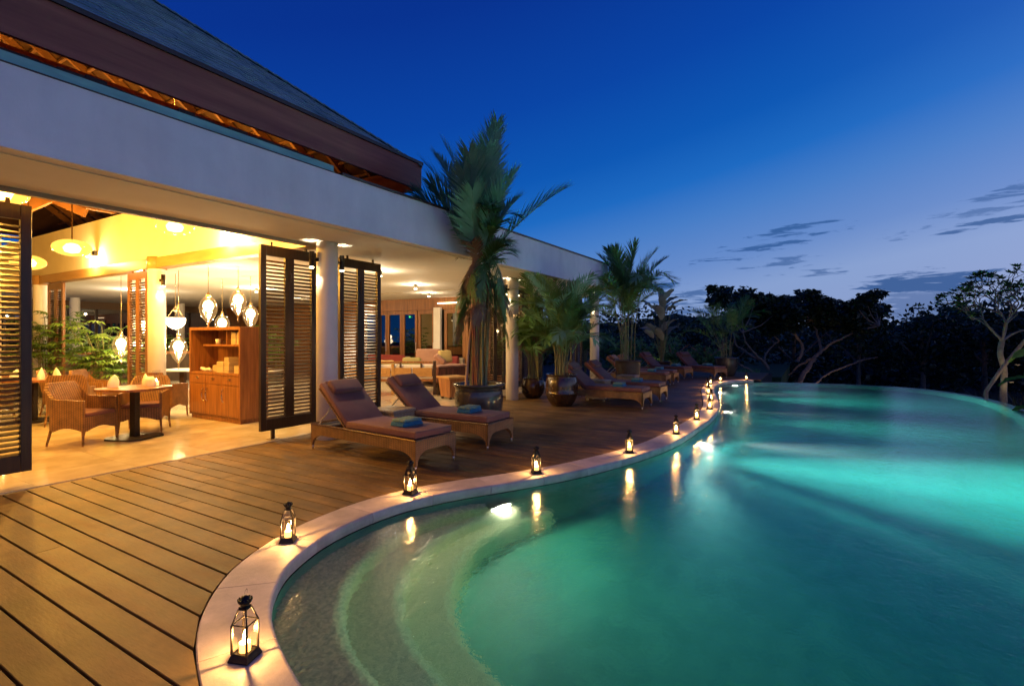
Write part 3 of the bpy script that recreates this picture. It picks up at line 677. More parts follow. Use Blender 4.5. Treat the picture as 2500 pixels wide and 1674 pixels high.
# wall spots on columns
def sconce(u, v, ang, label, w=9, z=2.62, up=True, h=.22):
    t = thing('column_spotlight', label, 'spotlight', (u, v, z), ang, 'cylinder spotlights on the columns')
    m = MB(); m.lathe([(0, -h/2), (.033, -h/2), (.035, -h/2+.004), (.035, h/2), (.028, h/2), (.026, h/2-.03), (0, h/2-.03)], (.245, 0, 0), 18); ob('tube', m, blackm, t)
    m = MB(); m.tube([(.15, 0, 0), (.212, 0, 0)], .014, 8); m.lathe([(.0, -.0), (.03, 0), (.03, .05), (0, .05)], (.155, 0, -.025), 12); ob('bracket', m, blackm, t)
    m = MB(); m.lathe([(0, -h/2-.022), (.028, -h/2-.022), (.031, -h/2-.002), (0, -h/2-.002)], (.245, 0, 0), 16); ob('lens', m, glow_m, t)
    lamp('SPOT', (.245, 0, -h/2-.03), w*1.25, (1, .80, .52), t, (-.10, 0, -1), .02, 95, .7)
    if up: lamp('SPOT', (.245, 0, h/2+.005), w*.22, (1, .80, .52), t, (0, 0, 1), .02, 100, .8)
    return t
sconce(5.01, 6.13, R(-8), 'cylinder spotlight on the right side of the nearest white column', 34)
sconce(5.01, 6.13, R(172), 'cylinder spotlight on the left side of the nearest white column, beside a dark screen', 34)
sconce(10.39, 6.13, R(-5), 'cylinder spotlight on the right side of the second white column', 40)
sconce(10.39, 6.13, R(175), 'cylinder spotlight on the left side of the second white column, behind palm fronds', 40)
sconce(15.77, 6.13, R(-5), 'cylinder spotlight on the right side of the farthest white column', 16)
sconce(15.77, 6.13, R(175), 'cylinder spotlight on the left side of the farthest white column', 16)
sconce(5.06, 11.25, R(-90), 'cylinder spotlight on the right side of the inner column beside the cabinet', 20, 2.62, False)
sconce(5.06, 11.25, R(90), 'cylinder spotlight on the left side of the inner column, above a reddish screen', 20, 2.62, False)
sconce(5.06, 17.3, R(90), 'cylinder spotlight on the deepest inner column at the far left', 16, 2.55, False)
def wallspot(v, z, label):
    t = thing('wall_spotlight', label, 'spotlight', (4.995, v, z), 0, 'spotlights on the upper wall')
    m = MB(); m.b2(-.07, 0, -.05, .05, -.05, .07, .004); ob('bracket', m, blackm, t)
    m = MB(); m.lathe([(.03, 0), (.055, .02), (.05, .12), (.02, .15), (0, .15)], (-.13, .0, -.08), 14); ob('head', m, steel, t)
    m = MB(); m.lathe([(0, 0), (.07, 0), (.075, .01), (.07, .02), (0, .02)], (-.13, 0, -.09), 14); ob('lens', m, glow_m, t)
    lamp('POINT', (-.16, 0, -.14), 150, WARM, t, radius=.05)
wallspot(13.8, 3.36, 'bright spotlight on the cream upper wall beside the lower gold pendant')
wallspot(8.5, 3.33, 'bright spotlight on the cream upper wall close to the canopy, right of the gold pendants')
def downlight(u, v, label, w=30, z=CZ):
    t = thing('ceiling_spot', label, 'ceiling light', (u, v, z), 0, 'small ceiling spots over the lounge')
    m = MB(); m.lathe([(.0, -.001), (.05, -.001), (.048, -.06), (.04, -.11)], n=16); ob('can', m, pm('can_white', (.8, .78, .72), rough=.4) if 'can_white' not in MATS else MATS['can_white'], t)
    m = MB(); m.lathe([(0, -.105), (.04, -.108), (.036, -.128), (0, -.13)], n=16); ob('lens', m, glow_m, t)
    lamp('SPOT', (0, 0, -.14), w*1.6, WARM2, t, (0, 0, -1), .035, 150, .8)
    lamp('POINT', (0, 0, -.17), w*.7, WARM2, t, radius=.05)
downlight(7.65, 7.72, 'ceiling spot nearest the canopy edge, right of the dark screens', 50)
downlight(10.18, 8.98, 'middle ceiling spot over the lounge bench', 55)
downlight(12.3, 10.3, 'farthest ceiling spot, close to the wood header of the glass doors', 40)
downlight(8.6, 13.5, 'ceiling spot over the inner dining room behind the lit glass pendants', 150)
downlight(7.2, 17.0, 'ceiling spot deep in the dining room, left of the lit glass pendants', 240)
downlight(11.6, 15.5, 'ceiling spot near the left end of the framed glass doors', 40)
# gold disc pendants in the hall
def disc(u, v, z, label, r=.25, w=70, top=5.2):
    t = thing('gold_pendant', label, 'pendant lamp', (u, v, z), 0, 'gold disc pendants in the hall')
    m = MB(); pr = [(.02, .135)] + [(r*math.cos(a), .13*math.sin(a)) for a in [R(x) for x in range(80, -91, -10)]]; pr[-1] = (.0, -.13); m.lathe(pr, n=36); ob('shade', m, amber, t)
    m = MB(); m.lathe([(0, .08), (.07, .06), (.115, .0), (.09, -.065), (0, -.09)], n=16); ob('bulb', m, glow_m, t)
    m = MB(); m.tube([(0, 0, .05), (0, 0, top-z)], .009, 6); ob('cord', m, brass, t)
    lamp('POINT', (0, 0, 0), w*5.6, WARM, t, radius=.06)
disc(3.90, 8.14, 3.143, 'gold disc pendant just under the canopy edge, right of the other pendant in view', w=80)
disc(3.29, 9.97, 2.895, 'gold disc pendant hanging lower on its visible cord, in front of the cream wall', w=115)
disc(3.35, 12.03, 2.83, 'gold disc pendant half hidden behind the tall screen at the left', w=115)
disc(1.88, 7.6, 3.078, 'gold disc pendant in the top left corner of the opening, above the cut off screen', w=70)
disc(-.4, 8.2, 3.05, 'gold disc pendant outside the left edge of the photo over the near tables', w=40)
disc(-.4, 11.5, 3.05, 'gold disc pendant outside the left edge of the photo over the inner tables', w=45)
# blown glass pendants of the inner dining room
def teardrop(u, v, z, s, label, bowl=False, w=12):
    t = thing('glass_pendant', label, 'pendant lamp', (u, v, z), 0, 'blown glass pendants')
    if bowl: pr = [(.17, .09), (.175, .05), (.16, -.02), (.11, -.09), (.04, -.13), (0, -.135)]
    else: pr = [(.03, .24), (.09, .21), (.14, .13), (.165, .03), (.15, -.08), (.10, -.19), (.05, -.26), (.03, -.29)]
    f = lambda w_, z_: 1 + .03*math.sin(12*w_)*(1 if z_ < .05 else .2)
    m = MB(); m.lathe([(a*s, b*s) for a, b in pr], n=36, wob=f); ob('glass', m, shade_m if bowl else tearg, t)
    m = MB(); m.lathe([(0, .34*s), (.012*s, .33*s), (.05*s, .24*s), (.03*s, .22*s), (0, .22*s)], n=12)
    if bowl:
        for k in range(3):
            hm = MB(); hm.tube([(.17*s*math.cos(k*2.1), .17*s*math.sin(k*2.1), .09*s), (0, 0, .33*s)], .006, 5); ob('hanger', hm, brass, t)
    else: fm = MB(); fm.lathe([(.03*s, -.29*s), (.012*s, -.32*s), (.02*s, -.37*s), (0, -.44*s)], n=10); ob('finial', fm, brass, t)
    ob('cap', m, brass, t)
    if not bowl:
        m = MB(); m.lathe([(0, .17*s), (.07*s, .13*s), (.10*s, .05*s), (.07*s, -.03*s), (0, -.06*s)], n=14); ob('bulb', m, glow_m, t)
    m = MB(); m.tube([(0, 0, .33*s), (0, 0, CZ-z-.002)], .006, 5); ob('cord', m, brass, t)
    lamp('POINT', (0, 0, .02 if not bowl else -.2), w*4.2, WARM2, t, radius=.05)
teardrop(5.35, 9.93, 2.043, .95, 'large teardrop glass pendant above the left half of the cabinet')
teardrop(5.84, 9.77, 2.19, .93, 'highest teardrop glass pendant above the right half of the cabinet')
teardrop(6.86, 10.99, 1.98, .98, 'teardrop glass pendant next to the dark screen edge above the cabinet')
teardrop(6.82, 12.06, 1.78, 1.0, 'glass pendant whose round top shows between the two tall teardrops on the cabinet line')
teardrop(5.73, 11.93, 1.816, 1.1, 'round lit bowl pendant on three wires right of the inner column', True)
teardrop(5.5, 11.33, 1.253, 1.0, 'low teardrop glass pendant below the lit bowl, left of the cabinet')
teardrop(5.3, 13.4, 1.30, 1.0, 'teardrop glass pendant beside the right indoor palm')
teardrop(6.0, 13.9, 1.75, 1.0, 'small teardrop glass pendant partly behind the reddish screen')
# ------------------------------------------------------------------ loungers
def arch_panel(L, z0, ztop, arch, foot, n=14):
    """outline (x along, z up) of an apron with arched cut-outs beside its end feet"""
    pts = [(0, ztop), (0, .05), (foot, .05)]
    for i in range(n+1):
        a = PI/2*i/n; pts.append((foot + arch*(1-math.cos(a)), .06 + (z0-.06)*math.sin(a)))
    for i in range(n+1):
        a = PI/2*(1-i/n); pts.append((L - foot - arch*(1-math.cos(a)), .06 + (z0-.06)*math.sin(a)))
    pts += [(L-foot, .05), (L, .05), (L, ztop)]
    return pts
def ext(m, pts, f, th):
    """extrude a 2-D outline: f(x,z,t) gives the 3-D point"""
    n = len(pts); A = [f(p[0], p[1], 0) for p in pts]; Bv = [f(p[0], p[1], th) for p in pts]
    m.add(A + Bv, [tuple(range(n)), tuple(reversed(range(n, 2*n)))] + [(i, (i+1) % n, n+(i+1) % n, n+i) for i in range(n)])
LW, LL = .66, 2.0
def make_lounger(x, y, rz_, label, w=wick):
    t = thing('sun_lounger', label, 'sun lounger', (x, y, 0), rz_, 'wicker sun loungers along the terrace')
    m = MB(); sp = arch_panel(LL, .20, .335, .24, .03); ep = arch_panel(LW, .215, .335, .17, .03)
    ext(m, sp, lambda a, z, k: (-LW/2 + k, a, z), .03); ext(m, sp, lambda a, z, k: (LW/2 - .03 + k, a, z), .03)
    ext(m, ep, lambda a, z, k: (-LW/2 + a, k - .0015, z), .03); ext(m, ep, lambda a, z, k: (-LW/2 + a, LL - .0285 + k, z), .03)
    m.b2(-LW/2 + .031, LW/2 - .031, .03, 1.30, .30, .328); ob('body', m, w, t)
    m = MB(); m.tube([(-LW/2, 0, .337), (-LW/2, LL, .337)], .012, 6); m.tube([(LW/2, 0, .337), (LW/2, LL, .337)], .012, 6); m.tube([(-LW/2, 0, .337), (LW/2, 0, .337)], .012, 6); m.tube([(-LW/2, LL, .337), (LW/2, LL, .337)], .012, 6); ob('rim', m, w, t)
    for sx in (-1, 1):
        for sy in (0, 1):
            m = MB(); px, py = sx*(LW/2 - .018), (.018 if sy == 0 else LL-.018); m.lathe([(0, .0005), (.012, .0005), (.014, .055), (.0, .055)], (px, py, 0), 10); ob('foot', m, steel, t)
    m = MB(); m.box((0, .665, .385), (.60, 1.27, .085), .022, seg=3, smooth=True); ob('seat_cushion', m, cush, t)
    m = MB(); lo = [(.292*math.copysign(1, a_), .665 + .627*b_, .4245) for a_, b_ in ((-1, -1), (1, -1), (1, 1), (-1, 1), (-1, -1))]; m.tube(lo, .0055, 5); ob('piping', m, cushp, t)
    ang = R(40); up = Vector((0, math.cos(ang), math.sin(ang))); nr = Vector((0, -math.sin(ang), math.cos(ang))); hp = Vector((0, 1.30, .345))
    q = Euler((ang, 0, 0))
    m = MB(); m.box(hp + up*.38 + nr*.045, (.60, .76, .075), .02, q, 3, True); ob('back_cushion', m, cush, t)
    m = MB(); m.box(hp + up*.37 - nr*.012, (.60, .74, .022), .004, q); b = ob('back_frame', m, w, t)
    m = MB(); m.box(hp + up*.62 + nr*.115, (.46, .22, .085), .035, q, 4, True); m.box(hp + up*.74 + nr*.07, (.46, .05, .04), .01, q, 2, True); ob('head_pillow', m, cushp, t)
    m = MB()
    for sx in (-1, 1): m.tube([hp + up*.42 - nr*.024 + Vector((sx*.25, 0, 0)), Vector((sx*.25, 1.94, .32))], .009, 6)
    m.tube([(-.26, 1.94, .32), (.26, 1.94, .32)], .009, 6); m.box((0, LL-.12, .30), (.60, .18, .02)); ob('back_strut', m, steel, t)
    return t
LOUNGERS = [(4.60, 3.74, -5, 'nearest sun lounger with plum cushions, in front of the first white column'),
            (5.90, 3.66, 0, 'second sun lounger from the viewer, in front of the big dark palm pot'),
            (10.62, 2.94, -1, 'sun lounger just right of the brown glazed pot'),
            (11.97, 2.93, 0, 'sun lounger one beyond the brown pot neighbour, headrest against the far white column'),
            (15.58, 3.68, 0, 'sun lounger whose back is half hidden by the far tapered brown pot'),
            (16.65, 3.68, 0, 'sun lounger with a towel just beyond the one behind the far tapered pot'),
            (18.8, 3.72, -16, 'sun lounger in the dark farthest corner, second from the end'),
            (19.55, 2.75, -32, 'last sun lounger, turned towards the pool in front of the dark trees')]
LG = [make_lounger(a, b, R(c), d) for a, b, c, d in LOUNGERS[:1]]
for a, b, c, d in LOUNGERS[1:]: LG.append(dup(LG[0], (a, b, 0), R(c), d))
def towel(i, lx, ly, rot, label):
    x, y, c, _ = LOUNGERS[i]; c = R(c)
    t = thing('folded_towel', label, 'towel', (x + lx*math.cos(c) - ly*math.sin(c), y + lx*math.sin(c) + ly*math.cos(c), .4285), c + rot, 'folded towels on the loungers')
    random.seed(40+i)
    for k in range(3):
        m = MB(); m.box((random.uniform(-.006, .006), random.uniform(-.006, .006), .016 + k*.029), (.33 - .012*k, .23 - .01*k, .031), .013, Euler((0, 0, random.uniform(-.04, .04))), 3, True)
        for j, v in enumerate(m.v): m.v[j] = (v[0], v[1], v[2] + .006*math.sin(v[0]*18+k)*(k > 0) + .004*math.cos(v[1]*23+k*2)*(k > 1))
        ob('fold', m, towels if k == 2 else towelm, t)
    return t
towel(0, -.02, .47, .05, 'folded teal striped towel on the nearest lounger')
towel(1, -.02, .52, .08, 'folded teal towel on the second lounger, in front of the big dark pot')
towel(2, -.05, .60, .1, 'folded towel on the lounger right of the brown glazed pot')
towel(3, -.05, .62, .1, 'folded towel on the lounger just behind the one right of the brown pot')
towel(4, 0, .5, .1, 'folded pale towel on the lounger half hidden by the far tapered pot')
towel(5, 0, .55, 0, 'folded pale towel on the lounger second beyond the far tapered pot')
towel(6, 0, .5, 0, 'folded towel in the dark far corner, second lounger from the end')
towel(7, 0, .6, 0, 'folded towel on the last lounger, turned towards the pool')
def side_table(x, y, label):
    t = thing('side_table', label, 'side table', (x, y, 0), 0, 'wicker side tables between the loungers')
    m = MB(); m.b2(-.225, .225, -.25, .25, .435, .485, .012); ob('table_top', m, wickd, t)
    m = MB(); m.b2(-.21, .21, -.235, .235, .06, .434, .004); ob('body', m, wickd, t)
    for a in (-1, 1):
        for b in (-1, 1): m = MB(); m.b2(a*.18-.02, a*.18+.02, b*.2-.02, b*.2+.02, .001, .06); ob('foot', m, steel, t)
    return t
side_table(5.31, 5.12, 'wicker side table between the two front loungers')
side_table(11.3, 4.3, 'wicker side table between the loungers right of the brown pot')
side_table(13.1, 4.15, 'wicker side table in front of the far tapered brown pot')

# ------------------------------------------------------------------ lanterns on the coping
def make_lantern(x, y, rz_, label, pierced):
    t = thing('candle_lantern', label, 'lantern', (x, y, .007), rz_, 'candle lanterns along the pool edge')
    a, b, c = .042, .055, .021                       # half widths: body, foot, neck
    z0, z1, z2 = .036, .182, .252
    m = MB(); vs = [(sx*b, sy*b, .0) for sx, sy in ((-1, -1), (1, -1), (1, 1), (-1, 1))] + [(sx*b, sy*b, .008) for sx, sy in ((-1, -1), (1, -1), (1, 1), (-1, 1))] + [(sx*(a+.002), sy*(a+.002), z0) for sx, sy in ((-1, -1), (1, -1), (1, 1), (-1, 1))]
    m.add(vs, [(3, 2, 1, 0), (8, 9, 10, 11)] + [(r*4+i, r*4+(i+1) % 4, r*4+4+(i+1) % 4, r*4+4+i) for r in (0, 1) for i in range(4)]); ob('base', m, blackm, t)
    m = MB(); w = .0042; cs = ((-1, -1), (1, -1), (1, 1), (-1, 1))
    for sx, sy in cs:
        m.box((sx*a, sy*a, (z0+z1)/2), (w*2, w*2, z1-z0)); m.tube([(sx*a, sy*a, z1), (sx*c, sy*c, z2)], w, 5)
    for i in range(4):
        p, q = cs[i], cs[(i+1) % 4]
        for zz, hw in ((z0, a), (z1, a), (z2, c)): m.tube([(p[0]*hw, p[1]*hw, zz), (q[0]*hw, q[1]*hw, zz)], w*.9, 5)
    ob('frame', m, blackm, t)
    for i in range(4):
        p, q = cs[i], cs[(i+1) % 4]; k = a-.002
        m = MB(); m.quad((p[0]*k, p[1]*k, z0), (q[0]*k, q[1]*k, z0), (q[0]*k, q[1]*k, z1), (p[0]*k, p[1]*k, z1)); ob('glass_pane', m, paneg, t)
        m = MB(); P = [Vector((p[0]*k, p[1]*k, z1)), Vector((q[0]*k, q[1]*k, z1)), Vector((q[0]*c, q[1]*c, z2)), Vector((p[0]*c, p[1]*c, z2))]
        if not pierced: m.quad(*P); ob('roof_pane', m, paneg, t)
        else:
            cx = P[0]*.34+P[1]*.34+P[2]*.16+P[3]*.16; e1 = (P[1]-P[0]).normalized(); e2 = ((P[2]+P[3])/2 - (P[0]+P[1])/2).normalized(); n = 12; r = .015
            ring_ = [cx + e1*r*math.cos(2*PI*j/n) + e2*r*math.sin(2*PI*j/n) for j in range(n)]
            def bd(w_):
                d = e1*math.cos(w_)+e2*math.sin(w_); best = None
                for j in range(4):
                    A_, B_ = P[j], P[(j+1) % 4]; ex = B_-A_; nn_ = (e1*(ex.dot(e2)) - e2*(ex.dot(e1))); dn = d.dot(nn_)
                    if abs(dn) < 1e-9: continue
                    tt = (A_-cx).dot(nn_)/dn
                    if tt > 0 and (best is None or tt < best): best = tt
                return cx + d*best
            out_ = [bd(2*PI*j/n) for j in range(n)]
            m.add(ring_ + out_, [(j, (j+1) % n, n+(j+1) % n, n+j) for j in range(n)])
            r2 = .006; r3 = [cx + e1*r2*math.cos(2*PI*j/n) + e2*r2*math.sin(2*PI*j/n) for j in range(n)]; r4 = [cx + e1*.0095*math.cos(2*PI*j/n) + e2*.0095*math.sin(2*PI*j/n) for j in range(n)]
            m.add(r3 + r4, [(j, (j+1) % n, n+(j+1) % n, n+j) for j in range(n)]); ob('pierced_roof_panel', m, blackm, t)
    m = MB(); m.box((0, 0, z2+.006), (c*2.1, c*2.1, .012), .002); m.lathe([(c*.95, z2+.012), (c*1.0, z2+.02), (c*1.5, z2+.03), (c*1.55, z2+.038), (c*1.1, z2+.048), (c*.9, z2+.056), (c*.4, z2+.062), (0, z2+.064)], n=16)
    for j in range(12):
        w_ = 2*PI*j/12; m.box((c*1.5*math.cos(w_), c*1.5*math.sin(w_), z2+.044), (.006, .006, .012))
    cp = ob('cap', m, blackm, t)
    m = MB(); m.tube([(.034*math.cos(x_), 0, z2+.058+.036*math.sin(x_)) for x_ in [PI*i/12 for i in range(13)]], .0022, 5); m.v = [(p[0]*math.cos(.4), p[0]*math.sin(.4)+(p[2]-z2-.058)*-.15, p[2]) for p in m.v]; ob('ring_handle', m, blackm, cp)
    m = MB(); m.lathe([(0, z0+.001), (.027, z0+.001), (.028, z0+.045), (.02, z0+.046), (0, z0+.043)], n=18); cd = ob('candle', m, wax, t)
    m = MB(); m.lathe([(0, z0+.048), (.009, z0+.054), (.0125, z0+.066), (.009, z0+.085), (.003, z0+.102), (0, z0+.108)], n=10); ob('flame', m, flame_m, cd)
    m = MB(); m.lathe([(.030, z0+.002), (.032, z0+.055)], n=18); ob('candle_glass', m, clear, t)
    lamp('POINT', (0, 0, z0+.075), 8, (1.0, .52, .17), t, radius=.007)
    return t
LAN = [((1.385, 2.262), 20, 'nearest and largest looking candle lantern at the bottom left bend of the coping', 0),
       ((2.335, 3.28), 38, 'second nearest lantern, with its wire ring handle standing up', 0),
       ((3.633, 3.272), 12, 'third lantern from the viewer, in front of the foot of the nearest lounger', 1),
       ((4.887, 2.575), 44, 'fourth lantern from the viewer, seen corner on with pierced top panels', 1),
       ((6.36, 1.995), 25, 'fifth lantern, standing midway between two wide gaps in the row', 1),
       ((7.947, 1.76), 8, 'sixth lantern from the viewer, where the coping straightens', 1),
       ((9.512, 1.745), 15, 'seventh lantern, left of the brightest underwater light', 1),
       ((11.025, 1.766), 30, 'eighth lantern, nearest one of the tight far cluster', 1),
       ((12.471, 1.965), 5, 'ninth lantern, right hand one of the tight far cluster', 1),
       ((13.847, 2.251), 40, 'tenth lantern, stacked just above the cluster pair in the view', 1),
       ((15.616, 2.56), 20, 'eleventh lantern, leftmost of the far group', 1),
       ((16.804, 2.666), 10, 'twelfth lantern, just behind the leftmost far one', 1),
       ((18.114, 2.56), 33, 'second to last lantern, at the start of the end curve of the coping', 1),
       ((19.08, 1.86), 15, 'last lantern, standing alone at the far tip of the coping', 1)]
la = make_lantern(*LAN[0][0], R(LAN[0][1]), LAN[0][2], False)
la.scale = (.92,)*3
dup(la, (*LAN[1][0], .007), R(LAN[1][1]), LAN[1][2])
lb = make_lantern(*LAN[2][0], R(LAN[2][1]), LAN[2][2], True)
for p, a, l, k in LAN[3:]: dup(lb, (*p, .007), R(a), l, scale=.94 if p[0] < 10 else .9)

# ------------------------------------------------------------------ dining furniture
def table(x, y, rz_, label, w=.84, d=.80):
    t = thing('dining_table', label, 'table', (x, y, 0), rz_, 'pedestal tables of the dining hall')
    c = .16; pl = [(-w/2+c, -d/2), (w/2-c, -d/2), (w/2, -d/2+c), (w/2, d/2-c), (w/2-c, d/2), (-w/2+c, d/2), (-w/2, d/2-c), (-w/2, -d/2+c)]
    m = MB(); m.prism(pl, .715, .75); ob('table_top', m, midw, t)
    m = MB(); m.b2(-.045, .045, -.045, .045, .02, .714, .004); ob('pole', m, blackm, t)
    m = MB(); s = .30; c = .1; m.prism([(-s+c, -s), (s-c, -s), (s, -s+c), (s, s-c), (s-c, s), (-s+c, s), (-s, s-c), (-s, -s+c)], .001, .022); ob('base_plate', m, blackm, t)
    return t
table(3.60, 8.66, R(-68), 'pedestal dining table nearest the terrace, set with napkins and two goblets')
table(3.38, 11.9, R(-60), 'second pedestal dining table, half behind the cut off screen')
def armchair(x, y, rz_, label):
    t = thing('wicker_armchair', label, 'armchair', (x, y, 0), rz_, 'wicker armchairs of the dining hall')
    # shell: local -y is the front
    prof = []; n = 22; m = MB(); rows = []
    for i in range(n+1):
        f = i/n*2 - 1                                   # -1 left arm front .. 1 right arm front
        a = abs(f)
        if a < .42: px = .255*f/.42; py = .25; 
        elif a < .52: k = (a-.42)/.10; px = math.copysign(.255 + .03*math.sin(k*PI/2), f); py = .25 - .03*(1-math.cos(k*PI/2))
        else: k = (a-.52)/.48; px = math.copysign(.285, f); py = .22 - .47*k
        top = .86 if a < .42 else (.86 - .22*min(1, (a-.42)/.13)**.7 if a < .55 else .64 - .015*(a-.55)/.45)
        lean = .10 if a < .46 else .10*max(0, 1-(a-.46)/.12)
        bot = .20 + .05*math.sin(min(1, max(0, (1-abs(a-.76)/.24)))*PI/2) if a > .52 else .20 + .05*math.cos(a/.42*PI/2)
        flare = .02
        rows.append([(px*(1.0), py + lean*max(0, (z-.42)/.44) + 0, z) for z in (bot, .30, .42, .54, top*.5+.54*.5 if top > .6 else .58, top)])
    w_ = 6; vs = [p for r in rows for p in r]; th = .03
    inn = []
    for r in rows:
        for p in r: inn.append((p[0]*(1-th/.28), p[1]-(th if p[1] > .15 else 0), p[2]))
    N = len(vs)
    fs = [(i*w_+j, (i+1)*w_+j, (i+1)*w_+j+1, i*w_+j+1) for i in range(n) for j in range(w_-1)]
    m.add(vs + inn, [tuple(reversed(f)) for f in fs] + [tuple(N+k for k in f) for f in fs] + [(i*w_+w_-1, N+i*w_+w_-1, N+(i+1)*w_+w_-1, (i+1)*w_+w_-1) for i in range(n)] + [(i*w_, (i+1)*w_, N+(i+1)*w_, N+i*w_) for i in range(n)]
          + [(j, j+1, N+j+1, N+j) for j in range(w_-1)] + [(n*w_+j, N+n*w_+j, N+n*w_+j+1, n*w_+j+1) for j in range(w_-1)])
    ap = [(-.255, .395), (-.255, .2)] + [(-.22 + .44*i/10, .2 + .05*math.sin(PI*i/10)) for i in range(11)] + [(.255, .2), (.255, .395)]
    ext(m, ap, lambda a, z, k: (a, -.248 + k, z), .03); m.b2(-.255, .255, -.217, .22, .37, .395); ob('shell', m, wickc, t)
    m = MB(); m.box((0, -.02, .425), (.50, .47, .06), .02, seg=3, smooth=True); ob('seat_cushion', m, cush, t)
    for sx in (-1, 1):
        for sy, yy in ((-1, -.235), (1, .225)):
            m = MB(); m.tube([(sx*.268, yy, .22), (sx*.278, yy + (.04 if sy > 0 else -.005), .055)], [.018, .014], 8); m.tube([(sx*.278, yy + (.04 if sy > 0 else -.005), .055), (sx*.282, yy + (.05 if sy > 0 else -.008), .001)], [.014, .012], 8); l = ob('leg', m, wickc, t)
    return t
a0 = armchair(3.06, 8.86, R(28), 'wicker armchair nearest the terrace, seen from its left side beside the set table')
dup(a0, (3.93, 9.12, 0), R(-38), 'wicker armchair tucked under the far side of the set table, facing the viewer')
dup(a0, (3.62, 11.0, 0), R(150), 'wicker armchair behind the nearest one, turned to the second table')
dup(a0, (4.05, 12.7, 0), R(60), 'wicker armchair with a pale lit back, left of a pair behind the set table')
dup(a0, (4.35, 12.0, 0), R(40), 'wicker armchair with a pale lit back, right of a pair behind the set table')
dup(a0, (2.85, 12.2, 0), R(-130), 'wicker armchair mostly hidden by the tall cut off screen')
dup(a0, (4.75, 10.3, 0), R(120), 'wicker armchair in front of the inner column, behind the hurricane candle')
def napkin(x, y, z, rz_, label, h=.19):
    t = MB(); n = 16
    pr = [(.075, 0), (.08, .03), (.072, .09), (.04, .15), (.004, h)]
    t.lathe(pr, n=n, wob=lambda w, zz: 1 + .22*math.cos(2*w)*(.4+zz*4) + .07*math.cos(5*w))
    t.v = [(p[0] + (p[2]*.12), p[1]*.62, p[2]) for p in t.v]
    o = ob('folded_napkin', t, linen, loc=(x, y, z), label=label, cat='napkin', group='folded napkins on the tables'); o.rotation_euler = (0, 0, rz_); return o
napkin(3.42, 8.90, .7505, .4, 'white folded napkin on the left side of the set table, left of the goblets')
napkin(3.78, 8.75, .7505, 1.3, 'pointed white napkin on the set table, left of the hurricane candle')
napkin(3.78, 8.58, .7505, 2.0, 'small white napkin on the set table, right beside the pointed one', .12)
napkin(3.1, 11.75, .7505, .2, 'white folded napkin on the second table, leftmost of three')
napkin(3.40, 11.62, .7505, .9, 'white folded napkin on the second table, in the middle of three', .21)
napkin(3.6, 11.55, .7505, 1.8, 'white folded napkin on the second table, rightmost of three', .20)
def goblet(x, y, label):
    m = MB(); m.lathe([(0, .002), (.034, .002), (.032, .008), (.005, .012), (.004, .06), (.02, .075), (.038, .105), (.036, .14), (.029, .165)], n=22)
    m.v = [(p[0], p[1], .167 - p[2]) for p in m.v]      # stands upside down on its rim
    return ob('goblet', m, clear, loc=(x, y, .7505), label=label, cat='glass', group='upturned goblets on the set table')
goblet(3.48, 8.72, 'upturned goblet on the set table, the left one of two'); goblet(3.60, 8.52, 'upturned goblet on the set table, the right one of two')
def hurricane(x, y, z, label, w=2.2):
    t = thing('hurricane_candle', label, 'candle', (x, y, z), 0, 'hurricane candles on the tables')
    m = MB(); m.lathe([(0, .004), (.05, .004), (.05, .24)], n=24); ob('glass_cylinder', m, clear, t); m = MB(); m.b2(-.075, .075, -.075, .075, 0, .004); ob('tray', m, darkw, t)
    m = MB(); m.lathe([(0, .006), (.03, .006), (.03, .07), (0, .068)], n=16); c = ob('candle', m, wax, t); m = MB(); m.lathe([(0, .07), (.008, .08), (.005, .105), (0, .118)], n=8); ob('flame', m, flame_m, c)
    lamp('POINT', (0, 0, .13), w*.7, (1, .55, .2), t, radius=.01)
hurricane(3.86, 8.60, .7505, 'hurricane candle in a glass cylinder at the right end of the set table')
hurricane(3.0, 11.95, .7505, 'hurricane candle on the second table beside the cut off screen')
# service cabinet: front on u = 5.04, from v 8.36 to 9.98
cb = thing('service_cabinet', 'tall teak service cabinet with open shelves above three doors, behind the dark screen', 'cabinet', (5.03, 8.36, 0), 0)
cw = 1.62; cd_ = .52; ch = 1.675
def cbx(name, x0, x1, y0, y1, z0, z1, mat=midw, bev=.003, par=None): m = MB(); m.b2(x0, x1, y0, y1, z0, z1, bev); return ob(name, m, mat, par or cb)
cbx('plinth', .03, cd_, .03, cw-.03, .001, .07)
cbx('side_panel', 0, cd_, 0, .045, .071, ch); cbx('side_panel', 0, cd_, cw-.045, cw, .071, ch)
cbx('back_panel', cd_-.02, cd_-.001, .046, cw-.046, .08, ch-.03); cbx('top', 0.001, cd_-.021, .046, cw-.046, ch-.055, ch-.001)
cbx('counter', -.004, cd_-.021, .0455, cw-.0455, .82, .86); cbx('bottom', .02, cd_-.021, .046, cw-.046, .072, .10)
cbx('shelf', .06, cd_-.021, .046, cw*.78, 1.33, 1.362); cbx('shelf_divider', .06, cd_-.021, .50, .52, 1.363, ch-.056)
cbx('cabinet_filling', .02, cd_-.022, .047, cw-.047, .101, .818)
dw = (cw-.092)/3
